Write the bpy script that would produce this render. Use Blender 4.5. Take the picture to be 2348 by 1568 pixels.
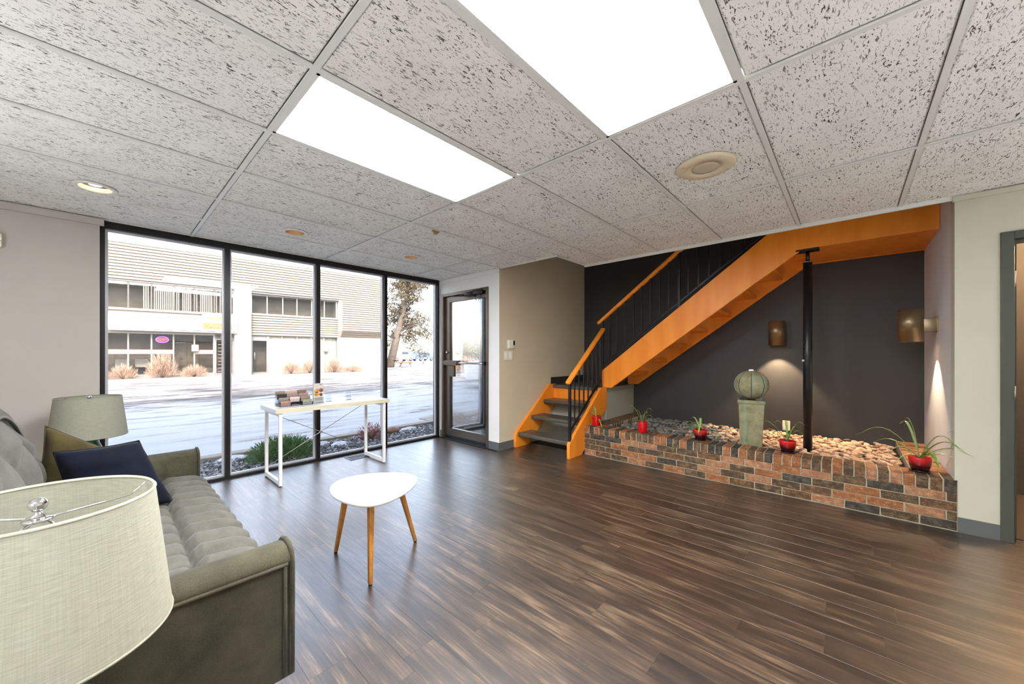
import bpy, bmesh, math, random
from mathutils import Vector, Matrix, noise
random.seed(7)
R = math.radians; PI = math.pi
sc = bpy.context.scene
for o in list(bpy.data.objects): bpy.data.objects.remove(o)
C = sc.collection

# ------------------------------------------------------------------ camera, sky, sun, exposure
cam_d = bpy.data.cameras.new('camera'); cam = bpy.data.objects.new('camera', cam_d); C.objects.link(cam)
TH = R(42.73)
cam.location = (0, 0, 1.265)
cam.rotation_euler = (R(90), 0, TH - R(90))
cam_d.sensor_width = 36.0; cam_d.lens = 851.4 / 2348 * 36.0
cam_d.shift_x = 0.0049; cam_d.shift_y = 0.01171
cam_d.clip_start = 0.02; cam_d.clip_end = 500
sc.camera = cam

world = bpy.data.worlds.new('sky'); sc.world = world; world.use_nodes = True
wn = world.node_tree.nodes; wl = world.node_tree.links
bg = wn['Background']
sky = wn.new('ShaderNodeTexSky'); sky.sky_type = 'NISHITA'; sky.sun_disc = False
sky.sun_elevation = R(33); sky.sun_rotation = R(204); sky.air_density = 1.0; sky.dust_density = 2.0; sky.ozone_density = 1.0
hs = wn.new('ShaderNodeHueSaturation'); hs.inputs['Saturation'].default_value = .6
wl.new(sky.outputs[0], hs.inputs['Color']); wl.new(hs.outputs[0], bg.inputs[0]); bg.inputs[1].default_value = 0.47

sun_d = bpy.data.lights.new('sun', 'SUN'); sun_d.energy = 1.7; sun_d.angle = R(0.6); sun_d.color = (1.0, 0.83, 0.66)
sun = bpy.data.objects.new('sun', sun_d); C.objects.link(sun)
sun.rotation_euler = Vector((0.42, 1.0, -0.79)).to_track_quat('-Z', 'Y').to_euler()

vs = sc.view_settings
sc.display_settings.display_device = 'sRGB'
vs.view_transform = 'Standard'; vs.look = 'None'; vs.gamma = 1.0; vs.exposure = 1.55; vs.use_curve_mapping = False
UPLIGHT = 35.0        # radiance of the unseen uplights added behind the viewpoint
PANEL = 17.0          # radiance of the ceiling light diffusers
cy = sc.cycles
cy.max_bounces = 8; cy.diffuse_bounces = 5; cy.glossy_bounces = 4; cy.transparent_max_bounces = 12; cy.transmission_bounces = 6
cy.sample_clamp_indirect = 6.0; cy.caustics_reflective = True; cy.caustics_refractive = False

# ------------------------------------------------------------------ helpers
def s2l(c):
    return tuple(((v/255)/12.92 if v/255 <= .04045 else (((v/255)+.055)/1.055)**2.4) for v in c)

class N:                                   # small node-graph helper
    def __init__(self, name):
        self.m = bpy.data.materials.new(name); self.m.use_nodes = True
        self.t = self.m.node_tree; self.n = self.t.nodes; self.l = self.t.links
        self.b = self.n['Principled BSDF']; self.out = self.n['Material Output']
    def add(self, kind, **kw):
        x = self.n.new(kind)
        for k, v in kw.items():
            if hasattr(x, k): setattr(x, k, v)
        return x
    def coord(self, scale=(1,1,1), kind='Object', rnd=False, rot=(0,0,0)):
        tc = self.add('ShaderNodeTexCoord'); mp = self.add('ShaderNodeMapping')
        mp.inputs['Scale'].default_value = scale; mp.inputs['Rotation'].default_value = rot
        if rnd:
            oi = self.add('ShaderNodeObjectInfo'); mul = self.add('ShaderNodeVectorMath', operation='SCALE')
            cmb = self.add('ShaderNodeCombineXYZ')
            for i in range(3): self.l.new(oi.outputs['Random'], cmb.inputs[i])
            self.l.new(cmb.outputs[0], mul.inputs[0]); mul.inputs['Scale'].default_value = 37.0
            ad = self.add('ShaderNodeVectorMath', operation='ADD')
            self.l.new(tc.outputs[kind], ad.inputs[0]); self.l.new(mul.outputs[0], ad.inputs[1])
            self.l.new(ad.outputs[0], mp.inputs[0])
        else:
            self.l.new(tc.outputs[kind], mp.inputs[0])
        return mp.outputs[0]
    def noise(self, vec, scale=5, detail=3, rough=.5, dist=0.0):
        x = self.add('ShaderNodeTexNoise'); x.inputs['Scale'].default_value = scale; x.inputs['Detail'].default_value = detail
        x.inputs['Roughness'].default_value = rough; x.inputs['Distortion'].default_value = dist
        if vec is not None: self.l.new(vec, x.inputs['Vector'])
        return x.outputs['Fac']
    def ramp(self, fac, stops, interp='LINEAR'):
        x = self.add('ShaderNodeValToRGB'); x.color_ramp.interpolation = interp
        e = x.color_ramp.elements
        while len(e) < len(stops): e.new(.5)
        for i, (p, c) in enumerate(stops):
            e[i].position = p; e[i].color = (c, c, c, 1) if isinstance(c, (int, float)) else (*c, 1)
        self.l.new(fac, x.inputs[0]); return x.outputs[0]
    def mix(self, fac, a, b, blend='MIX'):
        x = self.add('ShaderNodeMix', data_type='RGBA', blend_type=blend)
        for sock, v in ((x.inputs[0], fac), (x.inputs[6], a), (x.inputs[7], b)):
            if isinstance(v, (int, float)): sock.default_value = v
            elif isinstance(v, tuple): sock.default_value = (*v, 1)
            else: self.l.new(v, sock)
        return x.outputs[2]
    def math(self, op, a, b=0.0):
        x = self.add('ShaderNodeMath', operation=op)
        for i, v in enumerate((a, b)):
            if isinstance(v, (int, float)): x.inputs[i].default_value = v
            else: self.l.new(v, x.inputs[i])
        return x.outputs[0]
    def bump(self, h, strength=.3, dist=.01):
        x = self.add('ShaderNodeBump'); x.inputs['Strength'].default_value = strength; x.inputs['Distance'].default_value = dist
        self.l.new(h, x.inputs['Height']); self.l.new(x.outputs[0], self.b.inputs['Normal'])
    def set(self, col=None, rough=None, metal=None, spec=None, **kw):
        for k, v in (('Base Color', col), ('Roughness', rough), ('Metallic', metal), ('Specular IOR Level', spec)):
            if v is None: continue
            if isinstance(v, (int, float)): self.b.inputs[k].default_value = v
            elif isinstance(v, tuple): self.b.inputs[k].default_value = (*v, 1)
            else: self.l.new(v, self.b.inputs[k])
        for k, v in kw.items(): self.b.inputs[k.replace('_', ' ')].default_value = v
        return self.m

def paint(name, rgb, rough=.5, metal=0.0, spec=.5, var=.06, nscale=6, bump=.0, bscale=60, **kw):
    g = N(name); c = s2l(rgb); v = g.coord()
    f = g.noise(v, nscale, 4)
    lo = tuple(x*(1-var) for x in c); hi = tuple(min(1, x*(1+var)) for x in c)
    col = g.ramp(f, [(.3, lo), (.7, hi)])
    if bump: g.bump(g.noise(v, bscale, 3), bump, .003)
    return g.set(col, rough, metal, spec, **kw)

def emit(name, rgb, strength):
    g = N(name); c = s2l(rgb)
    g.set((0, 0, 0), .5); g.b.inputs['Emission Color'].default_value = (*c, 1); g.b.inputs['Emission Strength'].default_value = strength
    return g.m

def fabric(name, lo, hi, scale=(300, 300, 300), rough=.9, sheen=.3, mott=9, bump=.25):
    g = N(name); v = g.coord()
    a = g.noise(v, mott, 5, .6); b = g.noise(g.coord(scale), 1.0, 2)
    col = g.mix(.35, g.ramp(a, [(.3, s2l(lo)), (.7, s2l(hi))]), g.ramp(b, [(.3, s2l(lo)), (.7, s2l(hi))]))
    g.bump(b, bump, .002)
    m = g.set(col, rough, spec=.2)
    g.b.inputs['Sheen Weight'].default_value = sheen
    return m

def glass(name, tint=(1, 1, 1), refl=1.0):
    m = bpy.data.materials.new(name); m.use_nodes = True; t = m.node_tree; n = t.nodes; l = t.links
    for x in list(n): n.remove(x)
    o = n.new('ShaderNodeOutputMaterial'); tr = n.new('ShaderNodeBsdfTransparent'); gl = n.new('ShaderNodeBsdfGlossy')
    fr = n.new('ShaderNodeFresnel'); mx = n.new('ShaderNodeMixShader'); mu = n.new('ShaderNodeMath'); mu.operation = 'MULTIPLY'
    fr.inputs[0].default_value = 1.45; mu.inputs[1].default_value = refl
    tr.inputs[0].default_value = (*tint, 1); gl.inputs['Roughness'].default_value = .01
    l.new(fr.outputs[0], mu.inputs[0]); l.new(mu.outputs[0], mx.inputs[0]); l.new(tr.outputs[0], mx.inputs[1]); l.new(gl.outputs[0], mx.inputs[2]); l.new(mx.outputs[0], o.inputs[0])
    return m

class MB:
    """collects verts/faces; built as ONE mesh object"""
    def __init__(self): self.v = []; self.f = []; self.s = []
    def raw(self, vs, fs, smooth=False):
        n = len(self.v); self.v += [tuple(p) for p in vs]; self.f += [tuple(i+n for i in f) for f in fs]; self.s += [smooth]*len(fs); return self
    def box(self, x0, x1, y0, y1, z0, z1, M=None):
        vs = [Vector((x, y, z)) for x in (x0, x1) for y in (y0, y1) for z in (z0, z1)]
        if M is not None: vs = [M @ p for p in vs]
        return self.raw(vs, [(0,1,3,2),(4,6,7,5),(0,4,5,1),(2,3,7,6),(0,2,6,4),(1,5,7,3)])
    def prism(self, pts, axis, a, b, smooth=False):
        """2-D polygon extruded along axis; pts give the two other axes in order"""
        def P(p, t):
            if axis == 'x': return (t, p[0], p[1])
            if axis == 'y': return (p[0], t, p[1])
            return (p[0], p[1], t)
        n = len(pts); vs = [P(p, a) for p in pts] + [P(p, b) for p in pts]
        area = sum(pts[i][0]*pts[(i+1) % n][1]-pts[(i+1) % n][0]*pts[i][1] for i in range(n))
        fs = [tuple(range(n))[::-1], tuple(range(n, 2*n))]; sd = [(i, (i+1) % n, (i+1) % n+n, i+n) for i in range(n)]
        flip = (area < 0) != (axis == 'y')
        if flip != (b < a): fs = [f[::-1] for f in fs]; sd = [f[::-1] for f in sd]
        self.raw(vs, []); n0 = len(self.v)-2*n
        self.f += [tuple(i+n0 for i in f) for f in fs]; self.s += [False]*2
        self.f += [tuple(i+n0 for i in f) for f in sd]; self.s += [smooth]*n
        return self
    def tube(self, pts, r, seg=8, cap=True, smooth=True):
        pts = [Vector(p) for p in pts]; n = len(pts); rr = r if isinstance(r, (list, tuple)) else [r]*n
        base = len(self.v); up = None
        for i, p in enumerate(pts):
            d = (pts[min(i+1, n-1)]-pts[max(i-1, 0)]).normalized()
            if up is None: up = Vector((0,0,1)) if abs(d.z) < .9 else Vector((1,0,0))
            a = d.cross(up).normalized(); b = a.cross(d).normalized(); up = b
            for k in range(seg):
                t = 2*PI*k/seg; self.v.append(tuple(p+(a*math.cos(t)+b*math.sin(t))*rr[i]))
        for i in range(n-1):
            for k in range(seg):
                k2 = (k+1) % seg
                self.f.append((base+i*seg+k, base+i*seg+k2, base+(i+1)*seg+k2, base+(i+1)*seg+k)); self.s.append(smooth)
        if cap:
            self.f.append(tuple(base+k for k in range(seg))[::-1]); self.f.append(tuple(base+(n-1)*seg+k for k in range(seg))); self.s += [False]*2
        return self
    def lathe(self, prof, seg=24, c=(0,0,0), cap=True, smooth=True, M=None):
        base = len(self.v); n = len(prof)
        for r, z in prof:
            for k in range(seg):
                t = 2*PI*k/seg; p = Vector((c[0]+r*math.cos(t), c[1]+r*math.sin(t), c[2]+z)); self.v.append(tuple(M @ p if M else p))
        for i in range(n-1):
            for k in range(seg):
                k2 = (k+1) % seg
                self.f.append((base+i*seg+k, base+i*seg+k2, base+(i+1)*seg+k2, base+(i+1)*seg+k)); self.s.append(smooth)
        if cap:
            if prof[0][0] > 1e-6: self.f.append(tuple(base+k for k in range(seg))[::-1]); self.s.append(False)
            if prof[-1][0] > 1e-6: self.f.append(tuple(base+(n-1)*seg+k for k in range(seg))); self.s.append(False)
        return self
    def grid(self, fn, nu, nv, smooth=True, closeu=False):
        base = len(self.v); cu = nu if closeu else nu+1
        for i in range(cu):
            for j in range(nv+1): self.v.append(tuple(fn(i/nu, j/nv)))
        for i in range(nu):
            for j in range(nv):
                a = base+i*(nv+1)+j; b = base+((i+1) % cu)*(nv+1)+j
                self.f.append((a, b, b+1, a+1)); self.s.append(smooth)
        return self
    def mesh(self, name, mat, bevel=0, seg=2, fix=False, off=None):
        me = bpy.data.meshes.new(name)
        vs = self.v if off is None else [(x-off[0], y-off[1], z-off[2]) for x, y, z in self.v]
        me.from_pydata(vs, [], self.f); me.polygons.foreach_set('use_smooth', self.s); me.update()
        if bevel or fix:
            b = bmesh.new(); b.from_mesh(me)
            if fix: bmesh.ops.recalc_face_normals(b, faces=b.faces)
            if bevel:
                es = [e for e in b.edges if len(e.link_faces) == 2 and e.calc_face_angle(0) > R(35)]
                bmesh.ops.bevel(b, geom=es, offset=bevel, segments=seg, profile=.5, affect='EDGES', clamp_overlap=True)
                if seg > 1:
                    for f in b.faces: f.smooth = f.smooth or f.calc_area() < bevel*4
            b.to_mesh(me); b.free()
        mats = mat if isinstance(mat, (list, tuple)) else [mat]
        for m in mats: me.materials.append(m)
        return me

def root_of(o):
    while o.parent: o = o.parent
    return o
def link(name, me, parent=None):
    o = bpy.data.objects.new(name, me); C.objects.link(o)
    if parent is not None: o.parent = parent
    return o
def obj(name, mb, mat, parent=None, bevel=0, seg=2, world=True, fix=False, label=None):
    off = None
    if parent is not None and world: off = root_of(parent).location
    o = link(name, mb.mesh(name, mat, bevel, seg, fix, off), parent)
    if label: o['label'] = label
    return o
def tag(o, label, cat, group=None, kind=None):
    o['label'] = label; o['category'] = cat
    if group: o['group'] = group
    if kind: o['kind'] = kind
    return o
def thing(name, label, cat, loc=(0,0,0), rz=0.0, group=None):
    o = bpy.data.objects.new(name, None); C.objects.link(o); o.location = loc; o.rotation_euler = (0,0,rz); o.empty_display_size = .1
    return tag(o, label, cat, group)
def struct(name, mb, mat, bevel=0, label=None, fix=False):
    o = obj(name, mb, mat, None, bevel, fix=fix); o['kind'] = 'structure'
    if label: o['label'] = label
    return o
def dup(root, loc, rz=0.0, label=None):
    r = root.copy(); C.objects.link(r); r.location = loc; r.rotation_euler = (0,0,rz)
    if label: r['label'] = label
    for ch in list(root.children):
        c = ch.copy(); C.objects.link(c); c.parent = r
        for g in ch.children:
            d = g.copy(); C.objects.link(d); d.parent = c
    return r
def B(*a): return MB().box(*a)

# ------------------------------------------------------------------ materials
def ceiling_tile_mat():
    g = N('mineral_fibre_tile')
    v = g.coord((1,1,1), rnd=True)
    mp = g.add('ShaderNodeMapping'); mp.inputs['Scale'].default_value = (36, 112, 60); g.l.new(v, mp.inputs[0])
    f = g.noise(mp.outputs[0], 1.0, 2.0, .55, 1.1)
    worm = g.ramp(f, [(.592, 0.0), (.632, 1.0)])
    f2 = g.noise(v, 210, 1, .4)
    dot = g.ramp(f2, [(.685, 0.0), (.72, 1.0)])
    mask = g.ramp(g.noise(v, 9, 1), [(.3, .35), (.6, 1.0)])
    hole = g.math('MULTIPLY', g.math('MAXIMUM', worm, dot), mask)
    base = g.ramp(g.noise(v, 5, 3), [(.3, s2l((238, 236, 229))), (.7, s2l((247, 245, 239)))])
    col = g.mix(hole, base, s2l((82, 78, 70)))
    g.bump(g.math('SUBTRACT', 1.0, hole), .6, .004)
    return g.set(col, .95, spec=.1)
M_tile = ceiling_tile_mat()
M_grid = paint('white_grid_metal', (226, 226, 220), .45, var=.02)
M_wallgrey = paint('warm_grey_wall', (186, 181, 174), .7, var=.02, bump=.05, bscale=200)
M_white = paint('white_wall_paint', (232, 231, 228), .6, var=.015, bump=.05, bscale=200)
M_cream = paint('cream_pillar_paint', (192, 190, 172), .6, var=.02, bump=.05, bscale=200)
M_greyside = paint('pale_grey_alcove_paint', (216, 215, 216), .6, var=.05, nscale=4, bump=.06, bscale=120)
M_taupe = paint('taupe_wall_paint', (206, 193, 165), .6, var=.03, nscale=3, bump=.05, bscale=200)
M_black = paint('charcoal_wall_paint', (54, 52, 49), .55, var=.08, nscale=3, bump=.05, bscale=200)
M_trimgrey = paint('grey_rubber_baseboard', (92, 95, 94), .5, var=.05)
M_trimdark = paint('dark_skirting', (50, 48, 45), .5, var=.05)
M_doorgrey = paint('olive_grey_door_frame', (72, 75, 65), .4, var=.05)
M_orange = None
def orange_mat():
    g = N('orange_painted_wood'); v = g.coord((1, 1, .15))
    f = g.noise(v, 9, 4)
    col = g.ramp(f, [(.35, s2l((240, 138, 34))), (.65, s2l((248, 152, 48)))])
    return g.set(col, .38, spec=.45)
M_orange = orange_mat()
M_tread = paint('dark_grey_tread', (84, 80, 72), .32, var=.12, nscale=8)
M_iron = paint('black_iron', (27, 27, 29), .32, var=.1, spec=.4)
M_alu = paint('bronze_aluminium', (24, 22, 23), .35, metal=.3, var=.06)
M_alulight = paint('satin_bronze_frame', (96, 86, 78), .32, metal=.7, var=.05)
M_stop = paint('daylit_glazing_stop', (196, 196, 202), .35, metal=.2, var=.03)  # pale tone paints in the daylight caught on the mullion sides
M_steel = paint('brushed_steel', (196, 192, 188), .28, metal=.9, var=.04)
M_chrome = paint('chrome', (225, 225, 228), .06, metal=1.0, var=.01)
M_blackrub = paint('black_plastic', (18, 18, 19), .4, var=.1)
M_whitepl = paint('ivory_plastic', (226, 222, 206), .35, var=.02)
M_glass = glass('window_glass', (.985, .99, .99), .55)
M_desk = paint('white_lacquer', (240, 239, 238), .22, var=.01)
M_edge = paint('cream_desk_edge', (214, 204, 178), .35, var=.04)
M_tabletop = paint('white_table_lacquer', (246, 246, 246), .12, var=.005)
def wood_mat(name, lo, hi, scale, rough=.35):
    g = N(name); v = g.coord(scale)
    f = g.noise(v, 1, 5, .6, .4)
    return g.set(g.ramp(f, [(.3, s2l(lo)), (.7, s2l(hi))]), rough)
M_leg = wood_mat('honey_bamboo', (150, 92, 28), (200, 138, 58), (90, 90, 4))
M_endtable = wood_mat('walnut_end_table', (58, 38, 26), (96, 66, 44), (60, 6, 60))
def linen_mat():
    g = N('cream_linen_shade'); v = g.coord(kind='UV')
    tc = g.add('ShaderNodeTexCoord'); sep = g.add('ShaderNodeSeparateXYZ'); g.l.new(tc.outputs['Object'], sep.inputs[0])
    at = g.math('ARCTAN2', sep.outputs[1], sep.outputs[0])
    c1 = g.add('ShaderNodeCombineXYZ'); g.l.new(g.math('MULTIPLY', at, 6.0), c1.inputs[0]); g.l.new(g.math('MULTIPLY', sep.outputs[2], 330.0), c1.inputs[1])
    c2 = g.add('ShaderNodeCombineXYZ'); g.l.new(g.math('MULTIPLY', at, 70.0), c2.inputs[0]); g.l.new(g.math('MULTIPLY', sep.outputs[2], 9.0), c2.inputs[1])
    a = g.noise(c1.outputs[0], 1.0, 3); b = g.noise(c2.outputs[0], 1.0, 3)
    f = g.math('ADD', g.math('MULTIPLY', a, .65), g.math('MULTIPLY', b, .35))
    col = g.ramp(f, [(.34, s2l((174, 173, 156))), (.66, s2l((194, 193, 177)))])
    g.bump(f, .35, .002)
    m = g.set(col, .9, spec=.1)
    # a little light goes through the cloth
    tl = g.add('ShaderNodeBsdfTranslucent'); g.l.new(g.ramp(f, [(.34, s2l((188, 188, 174))), (.66, s2l((214, 214, 202)))]), tl.inputs[0]); mx = g.add('ShaderNodeMixShader'); mx.inputs[0].default_value = .45
    g.l.new(g.b.outputs[0], mx.inputs[1]); g.l.new(tl.outputs[0], mx.inputs[2]); g.l.new(mx.outputs[0], g.out.inputs[0])
    return m
M_linen = linen_mat()
M_teal = paint('teal_ceramic', (58, 120, 106), .15, var=.12)
M_sofa = fabric('grey_velvet_upholstery', (72, 70, 63), (100, 98, 91), mott=14, sheen=.12)
M_sofadark = fabric('olive_grey_velvet', (34, 33, 24), (84, 81, 63), mott=6, sheen=.12)
M_navy = fabric('navy_velvet', (3, 5, 14), (5, 13, 34), sheen=.06, bump=.1)
M_olive = fabric('olive_velvet', (54, 46, 24), (84, 74, 42), sheen=.08, bump=.1)
def floor_mat():
    g = N('brown_oak_vinyl')
    v = g.coord((1,1,1), rnd=True)
    def mp(s):
        m = g.add('ShaderNodeMapping'); m.inputs['Scale'].default_value = s; g.l.new(v, m.inputs[0]); return m.outputs[0]
    fine = g.noise(mp((130, 4.0, 1)), 1, 5, .7, .3)
    wide = g.noise(mp((16, 1.3, 1)), 1, 4, .6, 1.2)
    knot = g.noise(mp((7, 3, 1)), 1, 2, .5, 2.0)
    f = g.math('ADD', g.math('MULTIPLY', fine, .46), g.math('ADD', g.math('MULTIPLY', wide, .40), g.math('MULTIPLY', knot, .14)))
    oi = g.add('ShaderNodeObjectInfo')
    f = g.math('ADD', f, g.math('MULTIPLY', g.math('SUBTRACT', oi.outputs['Random'], .5), .05))
    col = g.ramp(f, [(.38, s2l((16, 11, 7))), (.46, s2l((38, 27, 19))), (.53, s2l((62, 48, 36))), (.62, s2l((112, 92, 72)))])
    g.bump(fine, .3, .003)
    rg = g.ramp(fine, [(.3, .46), (.7, .36)])
    return g.set(col, rg, spec=.5, IOR=1.75, Coat_Weight=.8, Coat_Roughness=.3, Coat_IOR=1.7)
M_floor = floor_mat()
M_sub = paint('floor_joint', (44, 35, 28), .7)
def brick_mat(name, lo, hi):
    g = N(name); v = g.coord((1,1,1), rnd=True)
    a = g.noise(v, 22, 5, .65); b = g.noise(v, 140, 3)
    mp = g.add('ShaderNodeMapping'); mp.inputs['Scale'].default_value = (12, 12, 160); g.l.new(v, mp.inputs[0])
    st = g.noise(mp.outputs[0], 1, 2)
    f = g.math('ADD', g.math('MULTIPLY', a, .5), g.math('ADD', g.math('MULTIPLY', b, .25), g.math('MULTIPLY', st, .25)))
    col = g.ramp(f, [(.36, tuple(x*.8 for x in s2l(lo))), (.47, s2l(lo)), (.56, s2l(hi)), (.66, tuple(min(1, x*1.6) for x in s2l(hi)))])
    g.bump(f, 1.0, .01)
    return g.set(col, .85, spec=.25)
BR = {'dk': brick_mat('dark_brown_brick', (76, 61, 45), (114, 93, 71)), 'br': brick_mat('brown_brick', (90, 66, 46), (128, 98, 70)),
      'or': brick_mat('orange_brick', (134, 88, 56), (168, 116, 78)), 'tn': brick_mat('tan_pink_brick', (146, 104, 76), (174, 130, 98)),
      'ch': brick_mat('charcoal_brick', (60, 54, 46), (88, 80, 70))}
M_mortar = paint('pale_mortar', (176, 165, 142), .95, var=.12, nscale=40, bump=.4, bscale=150)
ST = [paint('slate_stone', (122, 122, 114), .75, var=.25, nscale=12, bump=.3), paint('dark_slate_stone', (84, 84, 78), .7, var=.25, nscale=12, bump=.3),
      paint('tan_stone', (186, 152, 124), .8, var=.2, nscale=12, bump=.3), paint('pink_beige_stone', (204, 172, 146), .8, var=.18, nscale=12, bump=.3),
      paint('brown_stone', (136, 108, 88), .8, var=.2, nscale=12, bump=.3)]
M_soil = paint('dark_soil', (40, 33, 27), .95, var=.3, nscale=60, bump=.5, bscale=200)
def patina_mat():
    g = N('verdigris_concrete'); v = g.coord()
    a = g.noise(v, 9, 5, .65); mp = g.coord((14, 14, 1.2)); b = g.noise(mp, 1, 3); d = g.noise(v, 120, 2)
    c1 = g.ramp(a, [(.3, s2l((112, 108, 78))), (.7, s2l((158, 150, 116)))])
    c2 = g.mix(g.ramp(b, [(.48, 0.0), (.66, .75)]), c1, s2l((132, 156, 136)))
    c3 = g.mix(g.ramp(d, [(.62, 0.0), (.72, .6)]), c2, s2l((74, 76, 58)))
    g.bump(d, .4, .003)
    return g.set(c3, .75, spec=.3)
M_patina = patina_mat()
M_patdark = paint('dark_groove', (52, 50, 38), .8)
M_bronze = paint('bronze_cylinder', (148, 130, 102), .36, metal=.75, var=.03)
M_redgl = paint('bright_red_glaze', (206, 18, 26), .12, var=.06)
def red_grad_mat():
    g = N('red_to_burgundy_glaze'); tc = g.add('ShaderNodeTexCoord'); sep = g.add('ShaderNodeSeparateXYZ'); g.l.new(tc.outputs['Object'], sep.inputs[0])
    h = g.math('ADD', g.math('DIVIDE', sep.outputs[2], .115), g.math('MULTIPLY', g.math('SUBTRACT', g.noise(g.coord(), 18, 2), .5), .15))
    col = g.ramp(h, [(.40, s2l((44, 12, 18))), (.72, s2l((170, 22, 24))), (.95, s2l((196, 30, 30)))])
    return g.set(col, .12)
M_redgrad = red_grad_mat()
M_burg = paint('burgundy_saucer', (46, 16, 20), .18, var=.1)
def leaf_mat():
    g = N('variegated_leaf'); v = g.coord((1,1,1), rnd=True)
    f = g.noise(v, 30, 2)
    oi = g.add('ShaderNodeObjectInfo')
    c = g.ramp(f, [(.3, s2l((78, 128, 44))), (.7, s2l((150, 178, 82)))])
    c = g.mix(g.ramp(oi.outputs['Random'], [(.55, 0.0), (.9, .55)]), c, s2l((196, 204, 150)))
    return g.set(c, .4)
M_leaf = leaf_mat()

# ------------------------------------------------------------------ room shell
H = 2.385
XE, XD, YS, YW = 4.12, 3.49, 3.36, 4.64          # ceiling edge, door wall, stair wall, window wall
PX1_ = 4.33
XB, YR = 5.60, -0.55                             # back wall, alcove side wall
X0, Y0 = -2.2, -2.7                              # walls behind the camera

fl = struct('floor', B(X0, XE+.9, Y0, YW+.02, -.12, -.0085), M_sub)
# planks run along Y
rnd = random.Random(3)
pw, pl = .152, 1.22
i = 0; x = X0
while x < XE-.001:
    x1 = min(x+pw, XE); ys = Y0-rnd.random()*pl
    ymax = YW-.005
    while ys < ymax:
        ya, yb = max(ys, Y0), min(ys+pl, ymax)
        ys += pl
        if yb-ya < .03: continue
        xa, xb = x, x1
        if xb > XD and yb > YS:
            if xa > XD-.08:
                if ya > YS: continue
                yb = min(yb, YS)
        cx_, cy_ = (xa+xb)/2, (ya+yb)/2
        b = MB(); hx, hy = (xb-xa)/2, (yb-ya)/2; e = .0005; cd = .0004
        b.raw([(-hx+e*.4,-hy+e*.4,-.008),(hx-e*.4,-hy+e*.4,-.008),(hx-e*.4,hy-e*.4,-.008),(-hx+e*.4,hy-e*.4,-.008),
               (-hx+e*.4,-hy+e*.4,-cd),(hx-e*.4,-hy+e*.4,-cd),(hx-e*.4,hy-e*.4,-cd),(-hx+e*.4,hy-e*.4,-cd),
               (-hx+e,-hy+e,0),(hx-e,-hy+e,0),(hx-e,hy-e,0),(-hx+e,hy-e,0)],
              [(0,3,2,1),(0,1,5,4),(1,2,6,5),(2,3,7,6),(3,0,4,7),(4,5,9,8),(5,6,10,9),(6,7,11,10),(7,4,8,11),(8,9,10,11)])
        p = link('plank', b.mesh('plank', M_floor), fl); p.location = (cx_, cy_, 0)
    x += pw
struct('trim_1', B(XD+.01, XE+1.5, YS+.14, YW+.06, -.12, -.004), paint('vestibule_mat', (44, 52, 58), .95, var=.3, nscale=150, bump=.6, bscale=300), label='dark mat on the vestibule floor beyond the glass door')

# ceiling: slab above, grid bars, tiles
GX, GY, TX, TY = .5618, 1.5477, 1.2192, .6096
cel = struct('ceiling', MB().box(X0, XD+.03, Y0, YW+.1, H+.05, H+.12).box(XD+.03, XE, Y0, YS-.9, H+.05, H+.12), M_grid)
bar = .012
def in_ceiling(x, y):
    return x < XE and not (x > XD and y > 2.455)
lights = [(0, 0), (0, -2), (-2, -3)]
gxs = [GX+TX*k for k in range(-3, 3)]; gys = [GY+TY*k for k in range(-7, 6)]
for gx in gxs:
    if X0 < gx < XE: obj('grid_bar', MB().box(gx-bar, gx+bar, Y0, YW if gx < XD else 2.455, H, H+.008).box(gx-.002, gx+.002, Y0, YW if gx < XD else 2.455, H+.008, H+.05), M_grid, cel)
for gy in gys:
    if not (Y0 < gy < YW): continue
    xs = [X0]+[g for g in gxs if X0 < g < XE]+[XD+.02 if gy > 2.455 else XE]
    for a, c in zip(xs[:-1], xs[1:]):
        if c-a > .05: obj('grid_bar', MB().box(a+bar, c-bar*(c < XE-.01), gy-bar, gy+bar, H+.0005, H+.0085).box(a+bar, c-bar, gy-.002, gy+.002, H+.0085, H+.05), M_grid, cel)
xe = [X0]+[g for g in gxs if X0 < g < XE]+[XE]; ye = [Y0]+[g for g in gys if Y0 < g < YW]+[YW]
tile_mesh = {}
HOLES = [(-.045, 3.74), (1.19, 3.76), (2.41, 3.73)]
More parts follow.
